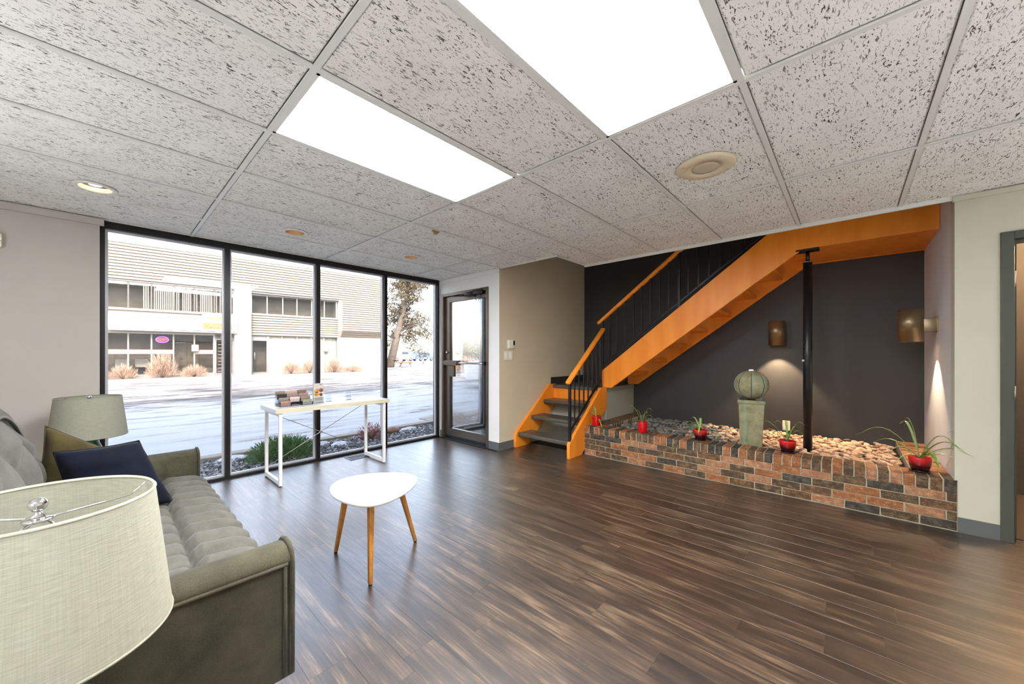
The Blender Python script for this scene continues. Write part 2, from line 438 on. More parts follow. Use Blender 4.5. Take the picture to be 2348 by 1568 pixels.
def tile(xa, xb, ya, yb):
    w, d = round(xb-xa, 3), round(yb-ya, 3)
    if w < .04 or d < .03: return
    hole = [q for q in HOLES if xa < q[0] < xb and ya < q[1] < yb]
    if hole:
        mx, my = (xa+xb)/2, (ya+yb)/2; hx, hy = w/2-.003, d/2-.003; qx, qy = hole[0][0]-mx, hole[0][1]-my
        angs = sorted([2*PI*k/48 for k in range(48)]+[math.atan2(sy*hy-qy, sx*hx-qx) % (2*PI) for sx in (-1, 1) for sy in (-1, 1)])
        b = MB(); v = []
        for a_ in angs:
            ca, sa = math.cos(a_), math.sin(a_); t_ = min(((hx if ca > 0 else -hx)-qx)/ca if abs(ca) > 1e-6 else 9e9, ((hy if sa > 0 else -hy)-qy)/sa if abs(sa) > 1e-6 else 9e9)
            v += [(qx+ca*t_, qy+sa*t_, .0085), (qx+ca*t_*.99, qy+sa*t_*.99, .004), (qx+ca*.08, qy+sa*.08, .004), (qx+ca*.08, qy+sa*.08, .03)]
        n_ = len(angs); f = []
        for k in range(n_):
            k2 = (k+1) % n_
            for j in range(3): f.append((k*4+j, k*4+j+1, k2*4+j+1, k2*4+j))
        o = obj('ceiling_tile', b.raw(v, f), M_tile, cel, world=False, fix=True); o.location = (mx, my, H+.004); return
    key = (w, d)
    if key not in tile_mesh:
        hx, hy = w/2-.003, d/2-.003; e = .007
        z0, z1, z2 = .004, .0085, .03
        b = MB(); b.raw([(-hx+e,-hy+e,z0),(hx-e,-hy+e,z0),(hx-e,hy-e,z0),(-hx+e,hy-e,z0),(-hx,-hy,z1),(hx,-hy,z1),(hx,hy,z1),(-hx,hy,z1),(-hx,-hy,z2),(hx,-hy,z2),(hx,hy,z2),(-hx,hy,z2)],
            [(3,2,1,0),(0,1,5,4),(1,2,6,5),(2,3,7,6),(3,0,4,7),(4,5,9,8),(5,6,10,9),(6,7,11,10),(7,4,8,11),(8,9,10,11)])
        tile_mesh[key] = b.mesh('ceiling_tile', M_tile)
    o = link('ceiling_tile', tile_mesh[key], cel); o.location = ((xa+xb)/2, (ya+yb)/2, H+.004)
for a, c in zip(xe[:-1], xe[1:]):
    for d, f in zip(ye[:-1], ye[1:]):
        ii = round((a-GX)/TX); jj = round((d-GY)/TY)
        if (ii, jj) in lights and abs(a-(GX+TX*ii)) < .01 and abs(d-(GY+TY*jj)) < .01: continue
        xa, xb, ya, yb = a, c, d, f
        if xb > XD and ya >= 2.455-.02: xb = XD+.02
        elif xb > XD and yb > 2.455:
            tile(xa+bar, XD+.02, 2.455, yb-bar); tile(xa+bar, xb, ya+bar, 2.45); continue
        if xb <= xa: continue
        tile(xa+bar*.9, xb-bar*.9 if xb < XE-.01 else xb, ya+bar*.9, yb-bar*.9 if yb < YW-.01 else yb)
# edge trims of the ceiling at the stair well
obj('edge_trim', MB().box(XE-.004, XE+.012, YR-.12, 2.468, H-.022, H+.05).box(XD+.01, XE, 2.455, 2.468, H-.008, H+.05).box(XD+.012, XD+.024, 2.455, YS, H-.006, H+.05), M_grid, cel)

M_emit = emit('light_diffuser', (250, 251, 252), PANEL)
def ceiling_light(ii, jj, label):
    xa, ya = GX+TX*ii, GY+TY*jj
    t = thing('ceiling_light', label, 'ceiling light', (xa+TX/2, ya+TY/2, H), group='fluorescent ceiling panels')
    fx, fy = TX/2-bar, TY/2-bar
    fr = MB()
    for s in (-1, 1):
        fr.box(s*fx-.014 if s > 0 else -fx, fx if s > 0 else -fx+.014, -fy, fy, .001, .02)
        fr.box(-fx, fx, s*fy-.014 if s > 0 else -fy, fy if s > 0 else -fy+.014, .001, .02)
    obj('frame', fr, M_grid, t, world=False)
    obj('diffuser', B(-fx+.014, fx-.014, -fy+.014, fy-.014, .006, .012), M_emit, t, world=False)
ceiling_light(0, 0, 'bright rectangular ceiling light panel seen whole, between speaker and window')
ceiling_light(0, -2, 'large bright ceiling light panel cut off by the top edge of the picture')
ceiling_light(-2, -3, 'added unseen ceiling light panel behind the viewpoint over the sofa end')  # extra panel added out of view as fill light for the room

# uplights added out of view behind the viewpoint to brighten the ceiling
M_up = emit('added_uplight', (246, 249, 255), UPLIGHT); M_updim = emit('dim_added_uplight', (246, 249, 255), UPLIGHT*.4)
M_bowl = paint('white_enamel_bowl', (236, 236, 232), .4, var=.01)
def uplight(x, y, lab, dim=False):
    t = thing('added_uplight', lab, 'lamp', (x, y, 0), group='added fill uplighters behind the viewpoint')
    obj('base', MB().lathe([(0, 0), (.14, 0), (.14, .015), (.03, .03), (.012, .05)], 32), M_steel, t, world=False)
    obj('pole', MB().tube([(0, 0, .04), (0, 0, .62)], .012, 12), M_steel, t, world=False)
    obj('bowl', MB().lathe([(.012, .60), (.10, .63), (.17, .70), (.19, .76), (.185, .76), (.165, .705), (.095, .64), (0, .63)], 40, cap=False), M_bowl, t, world=False)
    obj('bulb_disc', MB().lathe([(0, .715), (.16, .715), (.16, .709), (0, .709)], 32), M_updim if dim else M_up, t, world=False)
for k, (x, y) in enumerate(((-1.25, 2.5), (-1.1, -.3), (1.1, -1.7), (3.1, -1.9))):
    uplight(x, y, ('added unseen uplight behind the sofa back', 'added unseen uplight at the near end of the sofa wall', 'added unseen uplight by the rear wall, middle', 'added unseen uplight by the rear wall near the side doorway')[k], k == 3)

# walls
struct('wall_left', B(X0, -.03, 4.58, 4.72, 0, H+.1), M_wallgrey)
struct('wall_entry', MB().box(XD, XD+.13, 4.572, YW+.06, 0, H+.1).box(XD, XD+.13, YS+.003, 3.56, 0, H+.1).box(XD, XD+.13, 3.56, 4.572, 2.172, H+.1), M_white)
struct('wall_stair', MB().box(XD+.131, XB, YS, YS+.14, 0, 5.0).box(XD+.0005, XD+.131, YS, YS+.003, 0, H+.1).box(XD+.0005, XD+.131, YS, YS+.14, H+.1, 5.0), M_taupe)
struct('wall_back', B(XB, XB+.14, -2.6, 4.8, 0, 5.0), M_black)
struct('wall_alcove', MB().box(XE+.01, XB, YR-.13, YR, .363, 5.0).box(PX1_, XB, YR-.13, YR, 0, .363), M_greyside)
struct('wall_right', MB().box(XE, XE+.13, -.80, YR+.001, .363, H+.1).box(XE, XE+.13, -.80, YR-.0135, 0, .363).box(XE, XE+.13, -1.70, -.80, 2.04, H+.1).box(XE, XE+.13, Y0, -1.70, 0, H+.1), M_cream)
struct('wall_rear', B(X0, XE+1.5, Y0-.12, Y0, 0, H+.1), M_white)
struct('wall_sofa', B(X0-.12, X0, Y0, 4.72, 0, H+.1), M_wallgrey)
# stair well above the ceiling
struct('wall_well', MB().box(XD, XD+.02, 2.44, YS, H+.05, 5.0).box(XD, XE, 2.44, 2.455, H+.05, 5.0).box(XE-.02, XE-.004, YR, 2.44, H+.05, 5.0), M_taupe)
struct('wall_well_top', B(XD, XB+.14, YR-.14, YS+.14, 5.0, 5.12), M_white)
# wall trims
struct('trim_2', B(X0, -.005, 4.555, 4.58, H-.055, H-.001), M_wallgrey, label='grey bulkhead strip along the top of the left wall')
struct('trim_3', B(XE-.018, XE, Y0, YR+.012, H-.036, H-.001), M_cream, label='cream trim strip along the top of the pillar wall')
struct('trim_4', B(XD-.012, XD, YS, YW, H-.055, H-.001), M_white, label='white trim strip above the glass entrance door')
struct('baseboard_entry', MB().box(XD-.008, XD, 3.362-.008, 3.556, 0, .105).box(XD-.008, XD, 4.575, YW-.03, 0, .105), M_trimgrey)
struct('baseboard_stair', B(XD-.008, 3.76, YS-.008, YS, 0, .105), M_trimgrey)
struct('baseboard_right', B(XE-.008, XE, -.752, YR-.0135, 0, .105), M_trimgrey)
struct('baseboard_left', B(X0, -.03, 4.572, 4.58, 0, .105), M_trimgrey)

# right doorway
d2 = struct('door_2', MB().box(XE-.014, XE+.145, -.805, -.748, 0, 2.086).box(XE-.014, XE+.145, -1.76, -.805, 2.033, 2.086).box(XE-.014, XE+.145, -1.76, -1.70, 0, 2.033), M_doorgrey, bevel=.003)
obj('door_stop', MB().box(XE+.05, XE+.085, -.825, -.805, 0, 2.033).box(XE+.05, XE+.085, -1.68, -.825, 2.013, 2.033), M_doorgrey, d2)
for z in (.95, 1.72): obj('hinge', MB().box(XE+.012, XE+.045, -.8085, -.805, z, z+.1).tube([(XE+.008, -.809, z), (XE+.008, -.809, z+.1)], .006), M_steel, d2)
blk = struct('wall_room', B(6.2, 6.35, -3.2, -.69, 0, 2.6), M_mortar)
M_block = paint('painted_block', (206, 160, 112), .7, var=.05, bump=.2, bscale=120)
for k in range(13):
    for j in range(7):
        y1 = -.70-j*.4-(.2 if k % 2 else 0)
        obj('block', B(6.19, 6.21, max(y1-.393, -3.2), min(y1, -.70), k*.2+.004, k*.2+.197), M_block, blk)
struct('wall_room_end', B(XE+.13, 6.2, -3.3, -3.2, 0, 2.6), M_white)
struct('ceiling_room', B(XE+.13, 6.35, -3.3, -.69, 2.6, 2.7), M_white)
struct('floor_room', B(XE+.13, 6.35, -3.3, -.69, -.12, -.002), M_sub)
ld = bpy.data.lights.new('room_bulb', 'POINT'); ld.energy = 70; ld.color = (1, .62, .32); ld.shadow_soft_size = .08
lo = bpy.data.objects.new('room_bulb', ld); C.objects.link(lo); lo.location = (5.2, -1.8, 2.3)

# ------------------------------------------------------------------ windows
def glazing(name, xs, xend, y0, y1, z0, z1, mull=.042, label=None):
    """frame between x limits xs[0]..xend with mullions centred at xs[1:]"""
    w = struct(name, MB().box(xs[0]-.03, xend+.03, y0, y1, z0, z0+.055).box(xs[0]-.03, xend+.03, y0, y1, z1-.075, z1).box(xs[0]-.03, xs[0], y0, y1, z0+.055, z1-.075).box(xend, xend+.03, y0, y1, z0+.055, z1-.075), M_alu, label=label)
    for m in xs[1:]: obj('mullion', MB().box(m-mull/2, m+mull/2, y0, y1, z0+.055, z1-.075), M_alu, w)
    ed = [xs[0]]+[q for m in xs[1:] for q in (m-mull/2, m+mull/2)]+[xend]
    for a, c in zip(ed[0::2], ed[1::2]):
        yg = (y0+y1)/2+.015
        st = MB().box(a, a+.018, yg-.03, yg-.004, z0+.055, z1-.075).box(c-.018, c, yg-.03, yg-.004, z0+.055, z1-.075).box(a+.018, c-.018, yg-.03, yg-.004, z0+.055, z0+.073).box(a+.018, c-.018, yg-.03, yg-.004, z1-.093, z1-.075)
        obj('glazing_bead', st, M_stop, w)
        obj('pane', B(a+.002, c-.002, yg-.003, yg+.003, z0+.057, z1-.077), M_glass, w)
    return w
glazing('window_1', [0.0, .842, 1.713, 2.585], 3.44, YW-.02, YW+.09, -.03, H+.02)
struct('trim_5', B(-.03, 3.47, YW-.028, YW-.02, -.005, .02), M_alu, label='black sill strip under the storefront window')
glazing('window_2', [XD+.16], 4.46, 4.72, 4.80, 0, H)
# outer door of the vestibule
d3 = struct('door_3', MB().box(4.50, 4.56, 4.72, 4.80, 0, H).box(5.50, 5.56, 4.72, 4.80, 0, H).box(4.56, 5.50, 4.72, 4.80, 2.15, H), M_alu)
obj('door_leaf', MB().box(4.56, 4.64, 4.735, 4.78, .01, 2.15).box(5.42, 5.50, 4.735, 4.78, .01, 2.15).box(4.64, 5.42, 4.735, 4.78, .01, .2).box(4.64, 5.42, 4.735, 4.78, 2.05, 2.15), M_alu, d3)
obj('pane', B(4.64, 5.42, 4.755, 4.761, .2, 2.05), M_glass, d3)
struct('ceiling_vestibule', B(XD+.13, XB, YS+.14, 4.82, H, H+.1), M_white)

# entrance door in the door wall
d1 = struct('door_1', MB().box(XD-.012, XD+.14, 4.53, 4.572, 0, 2.168).box(XD-.012, XD+.14, 3.56, 3.602, 0, 2.168).box(XD-.012, XD+.14, 3.602, 4.53, 2.126, 2.168), M_alulight, bevel=.003)
obj('door_stop', MB().box(XD+.075, XD+.14, 4.492, 4.53, 0, 2.126).box(XD+.075, XD+.14, 3.602, 3.62, 0, 2.126), M_blackrub, d1)
LX0, LX1 = XD+.028, XD+.073
leaf = obj('door_leaf', MB().box(LX0, LX1, 4.425, 4.528, .012, 2.122).box(LX0, LX1, 3.604, 3.65, .012, 2.122).box(LX0, LX1, 3.65, 4.425, .012, .155).box(LX0, LX1, 3.65, 4.425, 2.04, 2.122), M_alulight, d1, bevel=.002)
obj('pane', B(XD+.048, XD+.054, 3.65, 4.425, .155, 2.04), M_glass, leaf)
obj('lock_cylinder', MB().lathe([(0,.0),(.019,.001),(.02,.02),(.014,.028),(0,.03)], 16, M=Matrix.Translation((LX0, 4.475, 1.288)) @ Matrix.Rotation(R(-90), 4, 'Y')), M_chrome, leaf)
obj('push_bar', MB().tube([(LX0-.055, 4.51, 1.135), (LX0-.055, 3.62, 1.135)], .013, 12), M_steel, leaf)
obj('bar_case', MB().box(LX0-.085, LX0, 4.17, 4.46, 1.10, 1.17), M_alulight, leaf, bevel=.004)
obj('bar_bracket', B(LX0-.07, LX0, 3.61, 3.645, 1.11, 1.165), M_blackrub, leaf)
obj('latch_box', B(LX0-.04, LX0, 4.28, 4.40, .93, 1.095), M_alulight, leaf, bevel=.004)
obj('door_sweep', B(LX0-.006, LX0, 3.61, 4.52, .014, .05), M_blackrub, leaf)
clo = obj('door_closer', MB().box(LX0-.055, LX0, 3.66, 3.86, 2.09, 2.15).box(LX0-.065, LX0-.0, 3.86, 4.02, 2.085, 2.135), M_blackrub, d1, bevel=.006)
obj('closer_arm', MB().tube([(XD-.03, 3.80, 2.075), (XD-.19, 4.10, 2.072)], .009, 6).tube([(XD-.19, 4.10, 2.072), (XD-.02, 4.16, 2.12)], .009, 6).tube([(XD-.03, 3.80, 2.05), (XD-.03, 3.80, 2.09)], .014, 8), M_iron, clo)

# switches, thermostat, outlet
def plate(name, label, cat, c, axis, w, h, kind):
    t = thing(name, label, cat, c)
    def bx(a0, a1, d0, d1, z0, z1):
        return B(a0, a1, -d1, -d0, z0, z1) if axis == 'y' else B(-d1, -d0, a0, a1, z0, z1)
    obj('plate', bx(-w/2, w/2, 0, .006, -h/2, h/2), M_whitepl, t, bevel=.002, world=False)
    if kind == 'rocker': obj('rocker', bx(-w*.23, w*.23, .006, .011, -h*.29, h*.29), M_white, t, bevel=.001, world=False)
    if kind == 'outlet':
        for z in (.02, -.02): obj('socket', bx(-.013, .013, .006, .009, z-.012, z+.012), M_blackrub if z > 0 else M_white, t, bevel=.002, world=False)
    if kind == 'thermo':
        obj('housing', bx(-w*.42, w*.42, .006, .03, -h*.46, h*.46), M_whitepl, t, bevel=.003, world=False)
        obj('window', bx(w*.16, w*.4, .03, .032, -.01, h*.42), M_blackrub, t, world=False)
    return t
plate('wall_switch', 'ivory wall switch on the taupe wall, nearer the glass door of the pair', 'switch', (3.617, YS, 1.244), 'y', .078, .118, 'rocker')
plate('wall_switch', 'ivory wall switch on the taupe wall, nearer the stairs of the pair', 'switch', (3.705, YS, 1.244), 'y', .078, .118, 'rocker')
plate('thermostat', 'ivory thermostat with dark display above the pair of wall switches', 'thermostat', (3.708, YS, 1.395), 'y', .135, .118, 'thermo')
plate('wall_switch', 'white wall switch on the narrow wall between window and entrance door', 'switch', (XD, 4.605, 1.25), 'x', .05, .118, 'rocker')
plate('wall_outlet', 'white outlet plate low on the charcoal wall behind the stones', 'outlet', (XB, .566, .40), 'x', .075, .118, 'outlet')
t = thing('wall_sensor', 'ivory sensor box on the left grey wall near the ceiling', 'sensor', (-.545, 4.58, 2.09))
obj('housing', MB().box(-.035, .035, -.05, 0, .0, .05).prism([(-.05, -.045), (-.03, -.05), (0, -.05), (0, 0), (-.05, 0)], 'x', -.035, .035), M_whitepl, t, bevel=.003, world=False)
obj('lens', B(-.03, .03, -.046, -.04, -.043, -.03), M_white, t, world=False)

# ------------------------------------------------------------------ ceiling fittings
M_potin = paint('copper_reflector', (240, 196, 150), .35, metal=.15, var=.02)
def downlight(x, y, label, low):
    t = thing('downlight', label, 'recessed light', (x, y, H), group='round recessed lights')
    obj('ring', MB().lathe([(.078, .004), (.078, -.003), (.10, -.003), (.104, .0), (.104, .004)], 32, cap=False), M_white, t, world=False)
    if low:
        obj('reflector', MB().lathe([(.078, -.002), (.074, .024)], 32, cap=False), M_potin, t, world=False)
        obj('baffle', MB().lathe([(.074, .024), (.066, .07), (0, .072)], 32, cap=False), M_blackrub, t, world=False)
        obj('lamp', MB().lathe([(0, .018), (.03, .019), (.037, .024), (.037, .06)], 24), emit('lit_lamp', (255, 236, 210), 6.0), t, world=False)
    else:
        obj('reflector', MB().lathe([(.078, -.002), (.074, .03), (.06, .075), (.046, .1), (0, .102)], 32, cap=False), M_potin, t, world=False)
        obj('lamp', MB().lathe([(0, .062), (.022, .064), (.03, .075), (.03, .10)], 24), emit('warm_lamp', (255, 224, 184), 5.0), t, world=False)
downlight(-.045, 3.74, 'round recessed light near the left wall with its lamp showing', True)
downlight(1.19, 3.76, 'round recessed light in front of the middle of the window', False)
downlight(2.41, 3.73, 'round recessed light nearest the entrance door', False)
t = thing('ceiling_speaker', 'round beige ceiling speaker with perforated grille over the open floor', 'speaker', (2.435, .635, H))
obj('rim', MB().lathe([(.075, -.008), (.075, -.0115), (.12, -.0125), (.150, -.011), (.158, -.004), (.158, .004)], 40, cap=False), paint('beige_enamel', (222, 208, 178), .4, var=.02), t, world=False)
def grille_mat():
    g = N('perforated_grille'); v = g.coord(); vo = g.add('ShaderNodeTexVoronoi'); vo.inputs['Scale'].default_value = 190; vo.inputs['Randomness'].default_value = .15; g.l.new(v, vo.inputs['Vector'])
    return g.set(g.ramp(vo.outputs['Distance'], [(.22, s2l((120, 112, 90))), (.36, s2l((200, 190, 162)))]), .5)
obj('grille', MB().lathe([(0, -.0122), (.05, -.012), (.0755, -.0112), (.0755, -.004)], 32), grille_mat(), t, world=False)
for k in range(4):
    a = PI/4+k*PI/2; obj('screw', MB().lathe([(0, -.0155), (.004, -.015), (.005, -.0115)], 8, c=(.135*math.cos(a), .135*math.sin(a), 0)), M_steel, t, world=False)
t = thing('ceiling_clip', 'small brass clip on a ceiling grid bar between the ceiling panel and the entrance', 'clip', (2.04, 2.79-.02, H))
obj('plate', B(-.035, .035, -.012, .012, -.014, 0), paint('brass', (170, 148, 96), .35, metal=.6), t, bevel=.002, world=False)
obj('tab', B(-.02, .02, -.004, .004, -.03, -.014), paint('dull_brass', (150, 132, 90), .4, metal=.6), t, world=False)

# ------------------------------------------------------------------ staircase
st = thing('staircase', 'orange staircase with dark grey treads turning at a landing', 'staircase', (4.7, 2.9, 0))
YL0, YL1, YRa, YRb = 3.315, 3.356, 2.470, 2.512
prof = [(3.782, 0), (3.782, .165), (3.80, .20), (4.555, .81), (4.71, .81), (4.71, .52), (4.05, 0)]
obj('stringer', MB().prism([(p[0]-.012, p[1]) for p in prof], 'y', YL0, YL1), M_orange, st, bevel=.003)
obj('stringer', MB().prism(prof, 'y', YRa, YRb), M_orange, st, bevel=.003)
for k, xn in enumerate((3.80, 4.085, 4.37)):
    z = .2*(k+1)
    obj('tread', B(xn, xn+.29, YRb, YL0, z-.05, z), M_tread, st, bevel=.012, seg=3)
obj('riser', B(4.645, 4.668, YRb, YL0, .60, .755), M_orange, st)
obj('landing', MB().box(4.615, XB-.001, YRb-.02, YL1+.003, .755, .80).box(4.72, XB-.001, 2.5, YS-.002, .70, .755), M_tread, st, bevel=.006)
obj('landing_skirting', MB().box(4.62, XB-.012, YS-.014, YS-.0005, .80, .91).box(XB-.014, XB-.0005, 2.5, YS-.014, .80, .91), M_trimdark, st)
# upper flight
sl = .7317
def zb(y): return .805+(2.40-y)*sl
YT = .347
up = [(2.556, .80), (2.40, .80), (YT, zb(YT)), (YR+.002, zb(YT)), (YR+.002, zb(YT)+.34), (YT+.12, zb(YT)+.34), (2.556, zb(2.556)+.33)]
obj('stringer', MB().prism(up, 'x', 4.70, 4.742), M_orange, st, bevel=.003)
obj('stringer', MB().prism(up, 'x', XB-.045, XB-.003), M_orange, st, bevel=.003)
for k in range(1, 9):
    z = .8+.2*k; y = 2.40-(z-.985)/sl
    obj('tread', B(4.742, XB-.045, y-.145, y+.13, z-.045, z), M_orange, st, bevel=.006)
obj('upper_landing', B(4.742, XB-.045, YR+.002, YT-.02, zb(YT)+.005, zb(YT)+.2), M_orange, st)
# lower railing
def railing(name):
    e = bpy.data.objects.new(name, None); C.objects.link(e); e.parent = st; return e
r1 = railing('railing'); yr = 2.49
def zr(x): return .905+(x-3.775)*.792
def zbr(x): return .345+(x-3.84)*.782
def bar_obj(name, p, q, w, par, mat=None, bv=.003):
    p, q = Vector(p), Vector(q); d = (q-p); L = d.length; d.normalize()
    side = d.cross(Vector((0,0,1)))
    if side.length < 1e-4: side = Vector((1,0,0))
    side.normalize(); upv = side.cross(d)
    vs = []
    for c in (p, q):
        for s, u in ((-1,-1),(1,-1),(1,1),(-1,1)): vs.append(c+side*s*w[0]/2+upv*u*w[1]/2)
    return obj(name, MB().raw(vs, [(3,2,1,0),(4,5,6,7),(0,1,5,4),(1,2,6,5),(2,3,7,6),(3,0,4,7)]), mat or M_iron, par, bevel=bv)
bar_obj('handrail', (3.765, yr, zr(3.765)+.012), (4.65, yr, zr(4.65)+.012), (.062, .04), r1, M_orange, .012)
obj('post', B(3.80, 3.828, yr-.014, yr+.014, .205, zr(3.81)), M_iron, r1)
obj('post', B(4.560, 4.588, yr-.014, yr+.014, .80, zr(4.57)), M_iron, r1)
bar_obj('bottom_rail', (3.828, yr, zbr(3.828)), (4.562, yr, zbr(4.562)), (.014, .032), r1)
for k in range(6):
    x = 3.815+(k+1)*.107; obj('baluster', B(x-.007, x+.007, yr-.007, yr+.007, zbr(x), zr(x)), M_iron, r1)
r2 = railing('railing'); xr = 4.721
def zr2(y): return 1.703+(2.595-y)*.755
def zbr2(y): return 1.141+(2.508-y)*.760
bar_obj('handrail', (xr, 2.61, zr2(2.61)), (xr, .30, zr2(.30)), (.06, .045), r2, M_orange, .012)
bar_obj('bottom_rail', (xr, 2.51, zbr2(2.51)), (xr, .42, zbr2(.42)), (.014, .026), r2)
for y in (2.541, 1.52): obj('post', B(xr-.014, xr+.014, y-.014, y+.014, zb(y)+.325, zr2(y)), M_iron, r2)
for k in range(18):
    y = 2.429-k*.1125
    if abs(y-1.52) < .03: continue
    obj('baluster', B(xr-.007, xr+.007, y-.007, y+.007, zbr2(y), zr2(y)), M_iron, r2)
# wall under the landing
struct('wall_landing', MB().box(4.672, XB, 2.515, YS, 0, .70).box(4.712, XB, 2.48, 2.515, 0, .74), paint('grey_green_paint', (172, 172, 158), .6, var=.03))
struct('trim_6', MB().box(4.715, XB, 2.472, 2.48, .735, .797), paint('grey_green_trim', (150, 152, 140), .6, var=.03), label='narrow grey strip under the landing edge')

# steel support post
sp = thing('support_post', 'black steel support post under the upper landing', 'post', (4.755, .31, 0))
obj('tube', MB().tube([(4.755, .31, .24), (4.755, .31, 2.175)], .037, 24), M_iron, sp)
obj('collar', MB().tube([(4.755, .31, 2.175), (4.755, .31, 2.182)], .041, 24), M_steel, sp)
obj('screw_jack', MB().tube([(4.755, .31, 2.18), (4.755, .31, 2.288)], .016, 12), M_iron, sp)
obj('top_plate', B(4.70, 4.82, .22, .40, 2.287, 2.303), M_iron, sp)
for z in (1.50, 1.385, 1.33): obj('pin_hole', MB().tube([(4.723, .338, z), (4.712, .344, z)], .008, 10), M_blackrub, sp)
obj('bolt', MB().tube([(4.723, .335, 1.20), (4.708, .343, 1.20)], .011, 8), M_steel, sp)

# wall sconces
def sconce(wall, label):
    ax, c, z0 = wall
    t = thing('wall_sconce', label, 'wall lamp', c)
    d = .155
    if ax == 'x': o = Vector((-d, 0, 0))
    else: o = Vector((0, d, 0))
    hgt, r = .285, .081
    zc = -hgt/2
    obj('shade', MB().lathe([(r-.003, .01), (r, 0), (r, hgt), (r-.004, hgt), (r-.004, hgt-.03), (0, hgt-.03)], 40, c=(o.x, o.y, zc), cap=False).lathe([(r-.003, .01), (r-.004, hgt-.03)], 40, c=(o.x, o.y, zc), cap=False), M_bronze, t, world=False)
    obj('lens', MB().lathe([(0, .022), (r-.006, .022), (r-.006, .03), (0, .03)], 32, c=(o.x, o.y, zc)), emit('sconce_lens', (255, 206, 150), 2.4), t, world=False)
    if ax == 'x':
        obj('arm', B(-d+r*.9, 0, -.04, .04, -.055, .055), M_bronze, t, bevel=.003, world=False)
        obj('wall_plate', B(-.012, 0, -.057, .057, -.06, .06), M_bronze, t, bevel=.002, world=False)
    else:
        obj('arm', B(-.03, .03, 0, d-r*.9, -.055, .055), M_bronze, t, bevel=.003, world=False)
        obj('wall_plate', B(-.055, .055, 0, .01, -.058, .058), M_bronze, t, bevel=.002, world=False)
    l = bpy.data.lights.new('sconce_bulb', 'SPOT'); l.energy = 46 if ax == 'x' else 20; l.color = (1, .74, .48); l.spot_size = R(84); l.spot_blend = .35; l.shadow_soft_size = .012
    lo = bpy.data.objects.new('sconce_bulb', l); C.objects.link(lo); lo.parent = t; lo.location = (o.x, o.y, zc+.018)
sconce(('x', (XB, .645, 1.512), 0), 'bronze cylinder wall sconce on the charcoal wall above the fountain')
sconce(('y', (4.835, YR, 1.515), 0), 'bronze cylinder wall sconce on the pale side wall by the pillar')

# ------------------------------------------------------------------ brick planter
pl_t = thing('brick_planter', 'low brick planter wall along the alcove under the stairs', 'planter', (4.22, 1.0, 0))
PX0, PX1, PY0, PY1 = XE-.008, XE+.20, YR-.0125, 2.466
BT = .362
core = MB().box(PX0+.006, PX1, PY0, PY1, .0, BT-.006).box(PX1, XB-.002, 2.27, PY1, 0, BT-.006).box(PX1, XB-.002, YR+.002, YR+.20, 0, BT-.006)
obj('mortar_core', core, M_mortar, pl_t)
bmeshes = {}
def brick(x0, x1, y0, y1, z0, z1, kind):
    w = tuple(round(v, 3) for v in (x1-x0, y1-y0, z1-z0)); var = rnd.randrange(3); key = (w, kind, var)
    if key not in bmeshes:
        rr = random.Random(hash((w, var)) & 0xffff)
        b = MB().box(-w[0]/2, w[0]/2, -w[1]/2, w[1]/2, -w[2]/2, w[2]/2)
        b.v = [(p[0]+rr.uniform(-.0012,.0012), p[1]+rr.uniform(-.0015,.0015), p[2]+rr.uniform(-.0012,.0012)) for p in b.v]
        bmeshes[key] = b.mesh('brick', BR[kind], bevel=.003, seg=1, fix=True)
    o = link('brick', bmeshes[key], pl_t); o.location = Vector(((x0+x1)/2, (y0+y1)/2, (z0+z1)/2))-pl_t.location
    o.location.x += rnd.uniform(-.0015, .0015)
def pick(*w): return rnd.choices(['dk', 'br', 'or', 'tn', 'ch'], w)[0]
zc0 = .268
n = 45; stp = (PY1-PY0)/n
for k in range(n):
    y1 = PY1-k*stp; y0 = y1-stp
    brick(PX0-.002, PX1+.004, y0+.0045, y1-.0045, zc0+.004, BT, pick(4, 5, 2, 2, 2.6) if k < 42 else pick(5,4,1,0,2))
ch = zc0/4
for r in range(4):
    z0 = .004+r*ch; y1 = PY1-(0 if r % 2 == 0 else 0)
    y = PY1; first = .078 if r % 2 else .155
    while y > PY0+.01:
        w = first if y == PY1 else .207
        y0 = max(y-w, PY0)
        if y-y0 > .02: brick(PX0-.002, PX0+.09, y0+.0045, y-.0045, z0+.0035, z0+ch-.0035, pick(4, 2.2, 2.6, 3, 1.5))
        y = y0
for (ya, yb, kinds) in ((2.27, PY1, (5, 4, 0, 0, 2)), (YR+.003, YR+.196, (0, 1, 3, 5, 0))):
    x = PX1+.006
    while x < XB-.03:
        x1 = min(x+.067, XB-.002); brick(x+.0045, x1-.004, ya, yb-.004 if ya > 0 else yb, zc0+.004, BT, pick(*kinds)); x += .067

# stones in the planter
sb = thing('stone_bed', 'bed of loose flat stones inside the brick planter, grey to tan', 'stones', (4.9, .9, 0))
SZ = .285
obj('bed', B(PX1+.001, XB-.003, YR+.201, 2.269, .001, SZ-.01), M_soil, sb)
def pebble_mb(seed):
    rr = random.Random(seed); b = MB(); seg = 7
    a, c = rr.uniform(.85, 1.2), rr.uniform(.55, .85)
    prof = [(.0, -.5), (.7, -.38), (1.0, .0), (.72, .36), (.0, .46)]
    b.lathe([(max(r, .0001)*.5, z*.42) for r, z in prof], seg, cap=False)
    b.v = [((x*a)*(1+.25*noise.noise((x*3+seed, y*3, z*3))), y*c*(1+.25*noise.noise((x*3, y*3+seed, z*3))), z*(1+.3*noise.noise((x*4, y*4, seed)))) for x, y, z in b.v]
    return b
peb = [pebble_mb(s) for s in range(6)]
peb_me = {(k, m): peb[k].mesh('stone', ST[m], fix=True) for k in range(6) for m in range(5)}
